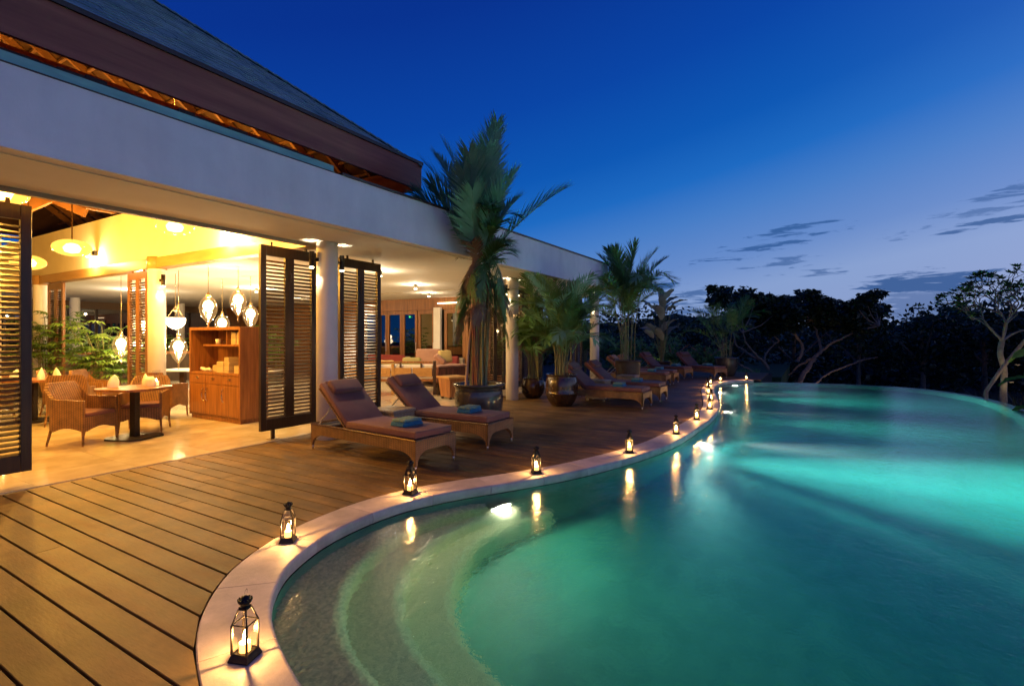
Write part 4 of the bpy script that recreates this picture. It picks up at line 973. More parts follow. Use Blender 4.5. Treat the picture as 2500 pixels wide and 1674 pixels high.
for k in range(3):
    y0 = .046 + k*dw
    dr = cbx('drawer', -.002, .019, y0+.004, y0+dw-.004, .655, .81); m = MB(); m.b2(-.018, -.003, y0+dw/2-.04, y0+dw/2+.04, .735, .775, .002); ob('pull_plate', m, brass, dr)
    do = cbx('door', -.002, .019, y0+.004, y0+dw-.004, .106, .645); yy = y0 + (dw-.06 if k == 1 else .06) if k else y0 + dw - .07
    m = MB(); m.tube([(-.004, yy, .34), (-.03, yy+.008, .38), (-.036, yy+.014, .47), (-.03, yy+.008, .55), (-.004, yy, .585)], .009, 7); ob('handle', m, brass, do)
def pile(x, y, z, n, w, label, nm='board_pile'):
    t = thing(nm, label, 'stack', (x, y, z), random.uniform(-.1, .1), 'stacks on the cabinet shelves'); hz = 0
    for k in range(n):
        h = random.uniform(.016, .026); m = MB(); m.b2(-.1, .1, -w/2, w/2, hz+.0005, hz+h, .002); o = ob('board', m, bookm, t); o.rotation_euler = (0, 0, random.uniform(-.05, .05)); hz += h
random.seed(21)
pile(5.22, 8.36+.25, .861, 6, .17, 'short pile of cream boards at the right end of the cabinet counter'); pile(5.2, 8.36+.52, .861, 13, .17, 'tallest pile of cream boards on the cabinet counter')
pile(5.2, 8.36+.74, .861, 9, .19, 'middle pile of cream boards on the cabinet counter'); pile(5.26, 8.36+.98, .861, 6, .2, 'low pile of cream boards left of the middle one on the cabinet counter')
for k, (a, z) in enumerate(((.13, 1.363), (.30, 1.363), (.13, 1.475), (.30, 1.475))):
    m = MB(); m.b2(-.07, .07, -.07, .07, 0, .108, .004); ob('small_box', m, bookm, loc=(5.2, 8.36+.07+a, z), label=('lower right', 'lower left', 'upper right', 'upper left')[k] + ' small cream box of four on the top cabinet shelf', cat='box', group='small boxes on the cabinet shelf')
for k in range(4):
    m = MB(); m.lathe([(0, .003), (.04, .003), (.045, .10), (.041, .10), (.037, .01)], n=16); ob('tumbler', m, clear if k < 3 else linen, loc=(5.2, 8.36 + .60 + k*.12, 1.3625), label=('first', 'second', 'third', 'fourth')[k] + ' tumbler from the right in the row on the top cabinet shelf', cat='glass', group='tumblers on the cabinet shelf')
m = MB(); m.tube([(0, -.16, .03), (.02, -.08, .045), (-.01, 0, .03), (.02, .09, .04), (0, .16, .055)], [.02, .032, .026, .034, .03], 10); ob('rolled_cloth', m, linen, loc=(5.14, 9.62, .861), label='rumpled cream cloth at the left end of the cabinet counter', cat='cloth')
# low drawer cabinet deep in the hall
lc = thing('drawer_cabinet', 'low wooden drawer cabinet in front of the left indoor palm', 'cabinet', (5.55, 16.2, 0), 0)
m = MB(); m.b2(0, .5, 0, 2.4, .001, .96, .004); ob('carcass', m, midw, lc); m = MB(); m.b2(-.03, .52, -.03, 2.43, .961, 1.0, .004); ob('top', m, darkw, lc)
for k in range(4):
    m = MB(); m.b2(-.018, -.001, .03+k*.59, .58+k*.59, .70, .94, .003); d = ob('drawer', m, midw, lc); m = MB(); m.b2(-.035, -.019, .24+k*.59, .37+k*.59, .83, .87); ob('pull_plate', m, brass, d)
    m = MB(); m.b2(-.018, -.001, .03+k*.59, .58+k*.59, .05, .68, .003); ob('door', m, midw, lc)
# low bar and lamps in the inner dining room
lb_ = thing('sideboard', 'dark sideboard with a pale top in the inner dining room, between column and cabinet', 'sideboard', (6.6, 11.6, 0), R(30))
m = MB(); m.b2(-.3, .3, -1.3, 1.3, .72, .76, .004); ob('top', m, linen, lb_); m = MB(); m.b2(-.25, .25, -1.2, 1.2, .001, .30, .004); ob('plinth', m, pm('pale_base', (.42, .34, .25), rough=.6), lb_)
for y_ in (-.95, 0, .95): m = MB(); m.b2(-.05, .05, y_-.05, y_+.05, .301, .719); ob('support', m, darkw, lb_)
for k, (x, y) in enumerate(((8.2, 19.5), (8.6, 18.9))):
    t = thing('table_lamp', ('left', 'right')[k] + ' round white table lamp seen between the two indoor palms', 'lamp', (x, y, 1.0), 0, 'round table lamps')
    m = MB(); m.lathe([(0, 0), (.08, .0), (.06, .02), (.02, .03), (.02, .16)], n=14); ob('foot', m, darkw, t); m = MB(); m.lathe([(.05, .15), (.13, .2), (.15, .28), (.1, .37), (0, .40)], n=18); ob('shade', m, shade_m, t); lamp('POINT', (0, 0, .5), 5, WARM2, t, radius=.1)
bar = thing('bar_counter', 'dark bar counter in the far dining room behind the indoor palms', 'bar counter', (8.4, 19.2, 0), R(-28)); m = MB(); m.b2(-2.6, 2.6, -.3, .3, .92, 1.0, .004); ob('top', m, midw, bar); m = MB(); m.b2(-2.5, 2.5, -.22, .22, .001, .919, .004); ob('front', m, darkw, bar)
# ------------------------------------------------------------------ lounge furniture
be = thing('wooden_bench', 'long teak bench with a panelled back, facing into the lounge behind the second lounger', 'bench', (9.62, 9.3, 0), math.atan2(-.86, .51))
L_ = 2.3
for x in (-L_/2, 0, L_/2-.07):
    m = MB(); m.b2(x, x+.07, -.035, .035, .001, .88 if x != 0 else .80, .004); ob('post', m, lintw if x < 1 else darkw, be)
m = MB(); m.b2(-L_/2+.071, L_/2-.071, -.025, .025, .82, .87, .004); ob('top_rail', m, midw, be)
for k in range(4):
    x = -L_/2 + .08 + k*.54; m = MB(); m.b2(x, x+.5, -.015, .015, .47, .70, .003); p = ob('back_panel', m, lintw, be); m = MB(); m.b2(x+.09, x+.41, -.024, -.0155, .54, .63, .003); ob('raised_field', m, lintw, p)
    m = MB(); m.b2(x+.2, x+.24, -.02, .02, .701, .819); ob('spindle', m, darkw, be)
m = MB(); m.b2(-L_/2, L_/2, .05, .62, .34, .40, .004); ob('seat', m, midw, be)
for x in (-L_/2, L_/2-.07): m = MB(); m.b2(x, x+.07, .56, .62, .001, .339); ob('leg', m, midw, be)
m = MB(); m.b2(-L_/2+.02, L_/2-.02, .06, .60, .401, .50, .02); m.b2(-L_/2+.09, L_/2-.09, .04, .12, .505, .78, .02); ob('bench_cushion', m, linen, label='long cream cushion filling the teak bench', cat='cushion'); bpy.data.objects['bench_cushion'].location = be.location; bpy.data.objects['bench_cushion'].rotation_euler = be.rotation_euler
def cushion(x, y, z, rz_, mat, label, s=.42, tilt=70):
    m = MB(); m.box((0, 0, s/2*math.sin(R(tilt))), (s, s*.9, .14), .06, Euler((R(tilt), 0, 0)), 4, True); m.v = [(p[0], p[1], max(p[2], .0)) for p in m.v]
    o = ob('throw_cushion', m, mat, loc=(x, y, z), label=label, cat='cushion', group='throw cushions in the lounge'); o.rotation_euler = (0, 0, rz_); return o
ba = math.atan2(-.86, .51)
cushion(9.42, 9.9, .502, ba, yelc, 'yellow cushion on the teak bench, leftmost in view'); cushion(9.66, 9.52, .502, ba, yelc, 'yellow cushion on the teak bench, next to the leftmost one')
cushion(10.1, 9.05, .502, ba, pm('olive_cushion', (.30, .27, .10), rough=.85), 'wide olive cushion at the right end of the teak bench', .5)
def sofa(x, y, rz_, w, label, mat, backmat):
    t = thing('sofa', label, 'sofa', (x, y, 0), rz_, 'pale sofas by the glass doors')
    m = MB(); m.b2(-w/2, w/2, -.4, .4, .06, .40, .03); ob('base', m, mat, t); m = MB(); m.b2(-w/2, w/2, .25, .42, .401, .80, .04); ob('back', m, mat, t)
    for s in (-1, 1): m = MB(); m.b2(s*w/2-.08, s*w/2+.08, -.4, .42, .06, .58, .03); ob('arm', m, mat, t)
    m = MB(); m.b2(-w/2+.1, w/2-.1, -.38, .24, .405, .50, .03); m.b2(-w/2+.1, w/2-.1, .12, .245, .51, .86, .04); ob('loose_cushion', m, backmat, t); return t
pal = pm('pale_sofa', (.46, .37, .26), (.40, .32, .22), rough=.85)
sofa(13.2, 13.2, R(-90), 2.0, 'pale sofa with red cushions in front of the left glass doors', pal, redc)
sofa(13.2, 10.8, R(-90), 1.9, 'pale sofa with red cushions by the right glass door, beside the tall palm', pal, redc)
at = thing('lounge_armchair', 'square pink armchair with its back to the viewer, in front of the white pier', 'armchair', (12.0, 10.0, 0), R(-60))
m = MB(); m.b2(-.36, .36, -.36, .36, .10, .42, .03); ob('base', m, pinkc, at); m = MB(); m.b2(-.36, .36, -.40, -.26, .421, 1.14, .03); ob('back', m, pinkc, at)
for s in (-1, 1): m = MB(); m.b2(s*.32-.07, s*.32+.07, -.255, .36, .421, .62, .03); ob('arm', m, pinkc, at)
for a in (-1, 1):
    for b in (-1, 1): m = MB(); m.b2(a*.3-.025, a*.3+.025, b*.3-.025, b*.3+.025, .001, .099); ob('leg', m, darkw, at)
plaid = pm('plaid_cloth', (.05, .02, .015), (.16, .06, .04), rough=.85, scale=14, stretch=(1, 1, 0.2))
pt = thing('draped_daybed', 'daybed with a dark plaid throw and pink top, between the bench and the tall palm', 'daybed', (10.75, 8.55, 0), R(-12))
m = MB(); m.b2(-.5, .5, -.45, .5, .30, .70, .03); ob('mattress', m, plaid, pt); m = MB(); m.b2(-.5, .5, -.45, .5, .701, .76, .02); ob('top_pad', m, pinkc, pt)
for a in (-1, 1):
    for b in (-.4, .44): m = MB(); m.b2(a*.44-.04, a*.44+.04, b-.04, b+.04, .001, .299); ob('leg', m, darkw, pt)
m = MB(); m.b2(-.5, .5, -.44, .5, .20, .26); ob('rail', m, darkw, pt)
cushion(10.8, 8.65, .762, .6, pinkc, 'pink cushion on the plaid daybed', .4, 40); cushion(11.15, 8.75, .762, -.4, yelc, 'yellow cushion on the plaid daybed, beside the pink one', .4)
bx = thing('wooden_chest', 'small tapered wooden chest left of the big dark palm pot', 'chest', (9.85, 7.5, 0), R(-20))
m = MB(); vs = []
for z, s in ((.05, .21), (.50, .26)): vs += [(-s, -s, z), (s, -s, z), (s, s, z), (-s, s, z)]
m.add(vs, [(3, 2, 1, 0), (4, 5, 6, 7)] + [(i, (i+1) % 4, 4+(i+1) % 4, 4+i) for i in range(4)]); ob('body', m, midw, bx); m = MB(); m.b2(-.29, .29, -.29, .29, .501, .545, .004); ob('lid', m, lintw, bx)
for a in (-1, 1):
    for b in (-1, 1): m = MB(); m.b2(a*.18-.025, a*.18+.025, b*.18-.025, b*.18+.025, .001, .049); ob('foot', m, darkw, bx)
ex = ob('exit_sign_light', (lambda m: (m.b2(-.02, .0, -.03, .03, 0, .06), m)[1])(MB()), exitm, loc=(13.98, 12.6, 2.20), label='tiny green lit exit light above a glass door', cat='exit light')
# ------------------------------------------------------------------ planting
RIGHT = R(-59.44)                                    # bearing of a step to the right of the first view
def frond_mb(L=1.6, nl=42, lw=.022, ll=.42, droop=.8, up=40, fold=28, bare=.22, rr=.012, seed=0, ragged=0.0, a0=52, a1=30):
    """a feather frond growing along +x and up from the origin; up = start elevation in degrees"""
    rnd = random.Random(seed); n = 14; pts = []; tans = []; p = Vector((0, 0, 0)); e = R(up); ds = L/n
    for i in range(n+1):
        t = Vector((math.cos(e), 0, math.sin(e))); pts.append(p.copy()); tans.append(t); p = p + t*ds; e -= droop/n*(.4 + 1.2*i/n)
    m = MB(); m.tube(pts, [rr*(1 - .8*i/n) for i in range(n+1)], 5)
    for k in range(nl):
        f = bare + (1-bare)*(k+.5)/nl; x = f*n; i = min(int(x), n-1); q = pts[i].lerp(pts[i+1], x-i); t = tans[i].lerp(tans[i+1], x-i).normalized()
        nrm = Vector((0, 1, 0)).cross(t).normalized() * -1; nrm = t.cross(Vector((0, 1, 0))); 
        if nrm.z < 0: nrm = -nrm
        g = (f-bare)/(1-bare); le = ll*(.45 + 1.0*math.sin(PI*min(1, g*.82+.12)))*.75
        for s in (-1, 1):
            if ragged and rnd.random() < ragged: continue
            ang = R(a0 - a1*g + rnd.uniform(-7, 7)); fo = R(fold + rnd.uniform(-10, 10))
            side = Vector((0, s, 0)); d = t*math.cos(ang) + (side*math.cos(fo) + nrm*math.sin(fo))*math.sin(ang)
            d.normalize(); wv = d.cross(nrm).normalized(); l = le*rnd.uniform(.85, 1.1); w = lw*rnd.uniform(.8, 1.2)
            dr = Vector((0, 0, -1))*l*rnd.uniform(.05, .22 + .3*ragged)
            a = q - wv*w*.3; b = q + wv*w*.3; c1 = q + d*l*.45 + dr*.15 - wv*w*.5; c2 = q + d*l*.45 + dr*.15 + wv*w*.5; tip = q + d*l + dr
            m.add([a, b, c2, c1, tip], [(0, 1, 2, 3), (3, 2, 4)])
    return m
FR = {}
def frond(key, par, base, az, roll, mat, s=1.0, **kw):
    """one frond of a palm as its own part; alike fronds share mesh data"""
    kk = (key, mat.name)
    if kk not in FR: o = ob('frond', frond_mb(**kw), mat, par); FR[kk] = o.data
    else: o = bpy.data.objects.new('frond', FR[kk]); COL.objects.link(o); o.parent = par
    o.location = base; o.rotation_mode = 'XYZ'
    q = Matrix.Rotation(az, 4, 'Z') @ Matrix.Rotation(roll, 4, 'X'); o.rotation_euler = q.to_euler(); o.scale = (s,)*3; return o
def caneb(par, pts, r, mat, nm='cane'):
    m = MB(); c = catmull(pts, 4); m.tube(c, [r*(1 - .35*i/len(c)) for i in range(len(c))], 6); return ob(nm, m, mat, par)
def pot(x, y, label, prof, mat, nm='plant_pot', rz_=0):
    t = thing(nm, label, 'plant pot', (x, y, .001), rz_, 'glazed plant pots on the deck')
    m = MB(); m.lathe(prof, n=48); ob('body', m, mat, t)
    rt, zt = max((r, z) for r, z in prof[-4:]); m = MB(); m.lathe([(0, prof[-1][1]+.02), (prof[-1][0]*.98, prof[-1][1])], n=32); ob('soil', m, soil, t); return t
pot(6.94, 4.74, 'big wide dark glazed pot holding the tallest palm, behind the second lounger', [(0, 0), (.29, 0), (.33, .03), (.375, .18), (.40, .36), (.405, .52), (.395, .60), (.385, .63), (.40, .642), (.39, .658), (.41, .68), (.432, .70), (.438, .72), (.42, .732), (.39, .72), (.37, .69), (.365, .64)], potd)
pot(10.03, 4.66, 'bulging brown glazed pot with a raised band, full of slim palm canes', [(0, 0), (.20, 0), (.235, .02), (.30, .12), (.345, .24), (.352, .265), (.36, .275), (.352, .288), (.362, .40), (.355, .52), (.325, .62), (.315, .645), (.325, .655), (.34, .668), (.345, .68), (.33, .69), (.30, .68), (.285, .64), (.28, .60)], potb)
pot(10.92, 5.85, 'small round dark glazed pot beside the second white column', [(0, 0), (.15, 0), (.19, .02), (.26, .12), (.295, .24), (.29, .34), (.26, .43), (.235, .465), (.25, .48), (.255, .49), (.235, .495), (.21, .47), (.20, .43)], potb)
potf = pm('terracotta_dark', (.045, .024, .015), (.07, .038, .024), rough=.5, scale=5, bump=.1)
pot(14.1, 4.47, 'far wide tapered brown pot between two pairs of loungers', [(0, 0), (.27, 0), (.30, .03), (.335, .40), (.355, .74), (.36, .79), (.372, .80), (.372, .83), (.35, .835), (.335, .81), (.325, .74)], potf)
pot(21.0, 2.75, 'dark pot in the far corner beside the last lounger, holding a shadowed palm', [(0, 0), (.26, 0), (.30, .03), (.40, .3), (.44, .55), (.43, .66), (.45, .69), (.44, .70), (.40, .66), (.38, .6)], potd)
pot(20.9, 5.2, 'small far pot holding the pale broad leaved plant', [(0, 0), (.22, 0), (.26, .03), (.31, .3), (.33, .45), (.345, .46), (.345, .49), (.31, .48), (.30, .42)], potf)
random.seed(77)
# 1. the tallest palm
P1 = thing('potted_palm', 'tallest potted palm, with upright bluish fronds and a shaggy dry skirt of lower leaves', 'palm', (6.90, 4.72, .69), 0, 'potted palms on the terrace')
heads = []
for k in range(28):
    a = k*2.4; r0 = .05 + .14*random.random(); r1 = .06 + .18*random.random(); h = random.uniform(1.5, 3.0)
    top = (r1*math.cos(a), r1*math.sin(a), h); heads.append(top)
    caneb(P1, [(r0*math.cos(a), r0*math.sin(a), 0), ((r0+r1)/2*math.cos(a)+random.uniform(-.03, .03), (r0+r1)/2*math.sin(a), h*.5), top], random.uniform(.018, .034), caner if k % 4 == 1 else cane)
caneb(P1, [(.26*math.cos(RIGHT+PI), .26*math.sin(RIGHT+PI), 0), (.22*math.cos(RIGHT+PI), .22*math.sin(RIGHT+PI), .9), (.12*math.cos(RIGHT+PI), .12*math.sin(RIGHT+PI), 1.9)], .036, pm('bamboo_stake', (.42, .27, .16), rough=.6), 'support_stake')
UP = [(-90, 74, 1.9, 3.0), (-60, 66, 1.7, 2.9), (-110, 72, 2.1, 3.1), (215, 66, 2.0, 2.9), (-25, 70, 2.0, 2.9), (-55, 87, 2.55, 3.25), (175, 64, 2.3, 3.2), (150, 72, 2.3, 3.2), (4, 52, 2.15, 3.05), (35, 64, 1.7, 3.1), (200, 54, 1.9, 3.0), (-80, 76, 2.2, 3.1), (120, 83, 2.5, 3.2), (178, 78, 2.3, 3.2)]
for i, (az, up, L, z) in enumerate(UP):
    frond('up%d' % i, P1, (.05*math.cos(i*2.2), .05*math.sin(i*2.2), z-.45), RIGHT + R(az), R(random.uniform(-25, 25)), leafg, 1, L=L, nl=70, lw=.034, ll=.74, droop=.38, up=up, fold=22, bare=.24, rr=.017, seed=i, a0=50, a1=26)
for i in range(18):
    az = random.uniform(0, 2*PI); frond('mid%d' % (i % 6), P1, (.10*math.cos(az), .10*math.sin(az), random.uniform(2.3, 3.15)), az, R(random.uniform(-30, 30)), leafdry if i % 4 == 0 else (leafg if i % 4 == 1 else leafp), random.uniform(.75, 1.05), L=1.0, nl=46, lw=.030, ll=.46, droop=1.9, up=74, fold=5, bare=.14, rr=.011, seed=20+i, ragged=.10)
for i in range(28):
    az = RIGHT + random.uniform(0, 2*PI); frond('hang%d' % (i % 6), P1, (.10*math.cos(az), .10*math.sin(az), random.uniform(1.7, 3.0)), az, R(random.uniform(-40, 40)), leafdry if i % 3 == 1 else leafp, random.uniform(.7, 1.05), L=1.05, nl=44, lw=.026, ll=.34, droop=.9, up=-45, fold=-12, bare=.06, rr=.010, seed=40+i, ragged=.15)
P1.scale = (.79, .79, .79); P1.rotation_euler = (R(1.8), 0, 0)
# slim cane palms
def areca(nm_label, x, y, z, n, h0, h1, spread, L, nf, mats, mcane, group='potted palms on the terrace', key='ar', ll=.34, loc_r=.16, nl=30):
    t = thing('potted_palm', nm_label, 'palm', (x, y, z), 0, group)
    for k in range(n):
        a = k*2.4 + random.uniform(-.3, .3); r0 = loc_r*math.sqrt((k+.5)/n); h = random.uniform(h0, h1); r1 = r0 + spread*random.uniform(.4, 1)*(k+1)/n
        top = (r1*math.cos(a), r1*math.sin(a), h); caneb(t, [(r0*math.cos(a), r0*math.sin(a), 0), (r0*1.1*math.cos(a), r0*1.1*math.sin(a), h*.5), top], random.uniform(.009, .017), mcane)
        for j in range(nf):
            b = a + (j - (nf-1)/2)*1.25 + random.uniform(-.4, .4); ty = random.randrange(4)
            frond('%s%d' % (key, ty), t, top, b, R(random.uniform(-25, 25)), mats[random.randrange(len(mats))], random.uniform(.8, 1.15), L=L, nl=nl, lw=.022, ll=ll, droop=(1.0, 1.5, .7, 1.9)[ty], up=(70, 60, 80, 50)[ty], fold=18, bare=.22, rr=.008, seed=100+ty, ragged=.05)
    return t
areca('dense feathery palm with pale slim canes in the bulging brown pot', 10.03, 4.66, .60, 22, .45, 1.45, .32, 1.2, 4, [leafp, leafp, leafp, leafg], cane, key='a1')
areca('bushy palm in the small round pot, tangled with the palm of the brown pot', 10.92, 5.85, .44, 14, .4, 1.15, .26, .85, 4, [leafp, leafp, leafdry], cane, key='a2')
P4 = areca('tall dark palm in the far tapered pot, its crown standing against the sky', 14.1, 4.47, .80, 18, .9, 1.9, .36, 1.25, 3, [leafp, leafp, leafg], cane, key='a3', ll=.42, loc_r=.24)
for i, (az, up, L, z) in enumerate([(-60, 86, 2.0, 2.5), (150, 74, 2.0, 2.5), (10, 62, 2.1, 2.3), (100, 80, 2.1, 2.5), (190, 66, 1.9, 2.4), (-20, 72, 2.0, 2.4), (30, 52, 1.9, 2.2), (240, 74, 2.0, 2.4)]):
    frond('uf%d' % i, P4, (.06*math.cos(i*2), .06*math.sin(i*2), z*.82-.3), RIGHT + R(az), R(random.uniform(-25, 25)), leafp, .82, L=L, nl=46, lw=.036, ll=.62, droop=.5, up=up, fold=28, bare=.28, rr=.02, seed=200+i)
areca('shadowed palm in the dark pot at the far corner of the terrace', 21.0, 2.75, .62, 10, .6, 1.2, .4, 1.5, 3, [leafp], cane, key='a4', ll=.42, nl=26, loc_r=.25)
# pale broad leaved plant
def bigleaf(L, W, droop, up, seed=0, n=8):
    m = MB(); e = R(up); p = Vector((0, 0, 0)); rows = []; 
    for i in range(n+1):
        f = i/n; t = Vector((math.cos(e), 0, math.sin(e))); w = W*math.sin(PI*min(1, f*.93+.05))**.75*.5; nr = Vector((-t.z, 0, t.x))
        wob = .02*math.sin(i*2.1+seed); rows.append([p + Vector((0, -w, 0)) + nr*w*.35 + nr*wob, p + Vector((0, -w*.5, 0)) + nr*w*.12, p, p + Vector((0, w*.5, 0)) + nr*w*.12, p + Vector((0, w, 0)) + nr*w*.35 - nr*wob]); p = p + t*L/n; e -= droop/n
    vs = [q for r in rows for q in r]; m.add(vs, [(i*5+j, i*5+j+1, (i+1)*5+j+1, (i+1)*5+j) for i in range(n) for j in range(4)], True); return m
BLF = {}
def leafpart(key, par, base, az, mat, s=1, roll=0, stalk=None, **kw):
    kk = (key, mat.name)
    if kk not in BLF: o = ob('leaf', bigleaf(**kw), mat, par); BLF[kk] = o.data
    else: o = bpy.data.objects.new('leaf', BLF[kk]); COL.objects.link(o); o.parent = par
    o.location = base; o.rotation_euler = (Matrix.Rotation(az, 4, 'Z') @ Matrix.Rotation(roll, 4, 'X')).to_euler(); o.scale = (s,)*3
    if stalk: caneb(par, [stalk, ((stalk[0]*.6+base[0]*.4), (stalk[1]*.6+base[1]*.4), (stalk[2]+base[2])/2), base], .014, cane, 'stalk')
    return o
P6 = thing('broadleaf_plant', 'plant with pale broad upright leaves, right of the far dark palm', 'plant', (20.9, 5.2, .45), 0)
for k in range(26):
    a = k*2.4; r = .10 + .35*random.random(); h = random.uniform(.9, 2.7)
    leafpart('cl%d' % (k % 4), P6, (r*math.cos(a), r*math.sin(a), h), a + random.uniform(-.5, .5), leafc, random.uniform(.8, 1.2), R(random.uniform(-20, 20)), (.05*math.cos(a), .05*math.sin(a), 0), L=.62, W=.30, droop=.7, up=72 - 12*(k % 4), seed=k)
# broad leaves beside the round pot
P7 = thing('broadleaf_plant', 'dark broad drooping leaves in front of the second white column', 'plant', (10.78, 5.62, .44), 0)
for k in range(6):
    a = RIGHT + PI + (k-2.5)*.5; leafpart('dl%d' % (k % 3), P7, (.16*math.cos(a), .16*math.sin(a), .62 + .12*k), a, leafb if k % 3 == 0 else leafp, 1, R(random.uniform(-20, 20)), (0, 0, 0), L=.42, W=.22, droop=1.7, up=45, seed=k)
# banana like clump at the right end of the infinity edge
def banana(x, y, z, label, n, L, hs, mat=leafb, az0=None):
    t = thing('banana_plant', label, 'banana plant', (x, y, z), 0, 'banana plants in the garden')
    for k in range(n):
        a = (k*2.4) if az0 is None else az0 + (k-(n-1)/2)*.6; h = random.uniform(*hs); leafpart('bn%d' % (k % 4), t, (.12*math.cos(a), .12*math.sin(a), h), a, mat, L*random.uniform(.8, 1.15), R(random.uniform(-25, 25)), (.04*math.cos(a), .04*math.sin(a), 0), L=1.0, W=.36, droop=1.3, up=62 - 14*(k % 4), seed=k, n=10)
    return t
banana(14.7, -4.75, -.9, 'bright green banana plant at the lower right edge beyond the pool rim', 14, 1.15, (.8, 2.1))
banana(16.3, -4.75, -.9, 'single drooping banana leaf plant left of the pale frangipani trunk', 5, .8, (.9, 1.4))
banana(20.5, 8.4, -.1, 'banana plant behind the farthest white column', 9, 1.1, (.8, 2.0))
banana(21.8, 6.9, -.1, 'banana plant between the farthest column and the far tapered pot', 8, .9, (.5, 1.5))
# indoor lady palms
def rhapis(x, y, label, n, h0, h1, spread, rad):
    t = thing('lady_palm', label, 'indoor palm', (x, y, .35), 0, 'lady palms inside the hall'); 
    m = MB(); m.lathe([(0, -.349), (.20, -.349), (.24, -.30), (.27, -.02), (.25, 0), (0, -.02)], n=24); ob('planter', m, potd, t)
    for k in range(n):
        a = k*2.4; r0 = rad*.4*math.sqrt((k+.5)/n); h = random.uniform(h0, h1); r1 = r0 + spread*random.random(); top = Vector((r1*math.cos(a), r1*math.sin(a), h))
        caneb(t, [(r0*math.cos(a), r0*math.sin(a), -.03), (r0*math.cos(a), r0*math.sin(a), h*.5), tuple(top)], .010, cane)
        m = MB()
        for j in range(10):
            b = a + j*2.1 + random.uniform(-.4, .4); el = random.uniform(-.2, .9); st = top + Vector((0, 0, -j*.105)); ln = random.uniform(.18, .32); hub = st + Vector((math.cos(b)*math.cos(el), math.sin(b)*math.cos(el), math.sin(el)))*ln; m.tube([st, hub], .004, 4, False)
            for q in range(8):
                c = b + (q-3.5)*.30; l = random.uniform(.22, .34)*(1 - .06*abs(q-3.5)); d = Vector((math.cos(c), math.sin(c), .12 - .05*abs(q-3.5))); w = Vector((-math.sin(c), math.cos(c), .15))*.030; mid = hub + d*l*.55; tip = hub + d*l + Vector((0, 0, -l*.28))
                m.add([hub - w*.3, hub + w*.3, mid + w, mid - w, tip], [(0, 1, 2, 3), (3, 2, 4)])
        ob('fan_leaf', m, leafr, t, kind='stuff')
    return t
rhapis(5.3, 14.2, 'larger indoor lady palm in front of the dining room lamps, left of the reddish screen', 20, .75, 1.75, .35, .8)
rhapis(5.0, 16.5, 'indoor lady palm further left, in front of the deep inner column and screen', 15, 1.0, 1.75, .40, .7)
rhapis(9.5, 20.5, 'lady palm at the back of the inner dining room, right of the lit bowl pendant', 12, .6, 1.5, .4, .8)
rhapis(10.6, 15.6, 'lady palm at the back of the inner dining room, behind the cabinet top', 10, .9, 1.55, .35, .6)
# ------------------------------------------------------------------ trees beyond the pool
def leafcloud(m, c, r, n, size, flat=.75, rnd=random):
    for _ in range(n):
        while True:
            p = Vector((rnd.uniform(-1, 1), rnd.uniform(-1, 1), rnd.uniform(-1, 1)))
            if .25 < p.length < 1: break
        p = Vector(c) + Vector((p.x*r, p.y*r, p.z*r*flat)); a = rnd.uniform(0, 2*PI); e = rnd.uniform(-1.1, .35); d = Vector((math.cos(a)*math.cos(e), math.sin(a)*math.cos(e), math.sin(e))); w = d.orthogonal().normalized(); w = (Matrix.Rotation(rnd.uniform(0, PI), 3, d) @ w)
        s = size*rnd.uniform(.6, 1.25); m.add([p - w*s*.08, p + d*s*.45 - w*s*.24, p + d*s*.45 + w*s*.24, p + d*s], [(0, 1, 3, 2)])
def limb(m, pts, r0, r1):
    c = catmull([tuple(p) for p in pts], 5); k = len(c)
    for i in range(1, k-1): c[i] = tuple(x + random.uniform(-.035, .035) for x in c[i])
    m.tube(c, [r0 + (r1-r0)*i/(k-1) for i in range(k)], 7)
random.seed(31)
BL = [(26.485, 4.124, 3.927, 0.13), (29.115, 3.877, 3.955, 0.22), (29.366, 2.958, 3.829, 0.25), (27.988, 2.29, 3.455, 0.25), (29.141, 1.756, 3.411, 0.25), (29.338, 1.151, 3.352, 0.25), (30.284, 0.742, 3.395, 0.22), (31.068, 0.223, 3.733, 0.22), (28.85, -0.121, 3.607, 0.2), (28.837, -0.484, 3.214, 0.22), (31.914, -0.932, 3.383, 0.2), (28.227, 2.934, 3.348, 0.3), (28.918, 3.708, 3.419, 0.25), (28.053, 0.688, 2.787, 0.3), (30.078, -0.126, 2.956, 0.3), (29.746, 2.066, 2.9, 0.35), (28.489, 1.288, 2.823, 0.3), (32.355, -1.034, 2.935, 0.25), (32.57, -1.656, 3.189, 0.2), (29.681, -1.902, 3.074, 0.22), (29.926, -2.346, 3.355, 0.22), (32.065, -2.924, 3.721, 0.2), (33.715, -3.373, 3.875, 0.15), (31.15, -2.321, 2.847, 0.3), (30.257, -1.78, 2.628, 0.25), (31.625, -2.884, 2.853, 0.25)]
def branch_tree(label, limbs, blobs, extra, n=260, size=.30, up=0):
    t = thing('spreading_tree', label, 'tree', limbs[0][0][0][:2] + (-2.5,), 0, 'spreading trees beyond the pool'); o = Vector(t.location)
    for k_, (pts, r0, r1) in enumerate(limbs): m = MB(); limb(m, [Vector(p)-o for p in pts], r0, r1); ob('limb' if k_ else 'trunk', m, bark, t)
    m = MB(); tw = MB()
    ends = [Vector(p[0][-1])-o for p in limbs]
    for b in blobs + extra:
        c = Vector(b[:3]) - o + Vector((0, 0, up)); leafcloud(m, c, b[3]*1.9, int(n*(b[3]/.25)**1.6), size, .7); e = min(ends, key=lambda q: (q-c).length); mid = (e+c)/2 + Vector((0, 0, -.2)); tw.tube([e, mid, c], [.035, .025, .012], 5)
    ob('crown', m, leafd, t, kind='stuff'); ob('branches', tw, bark, t); return t
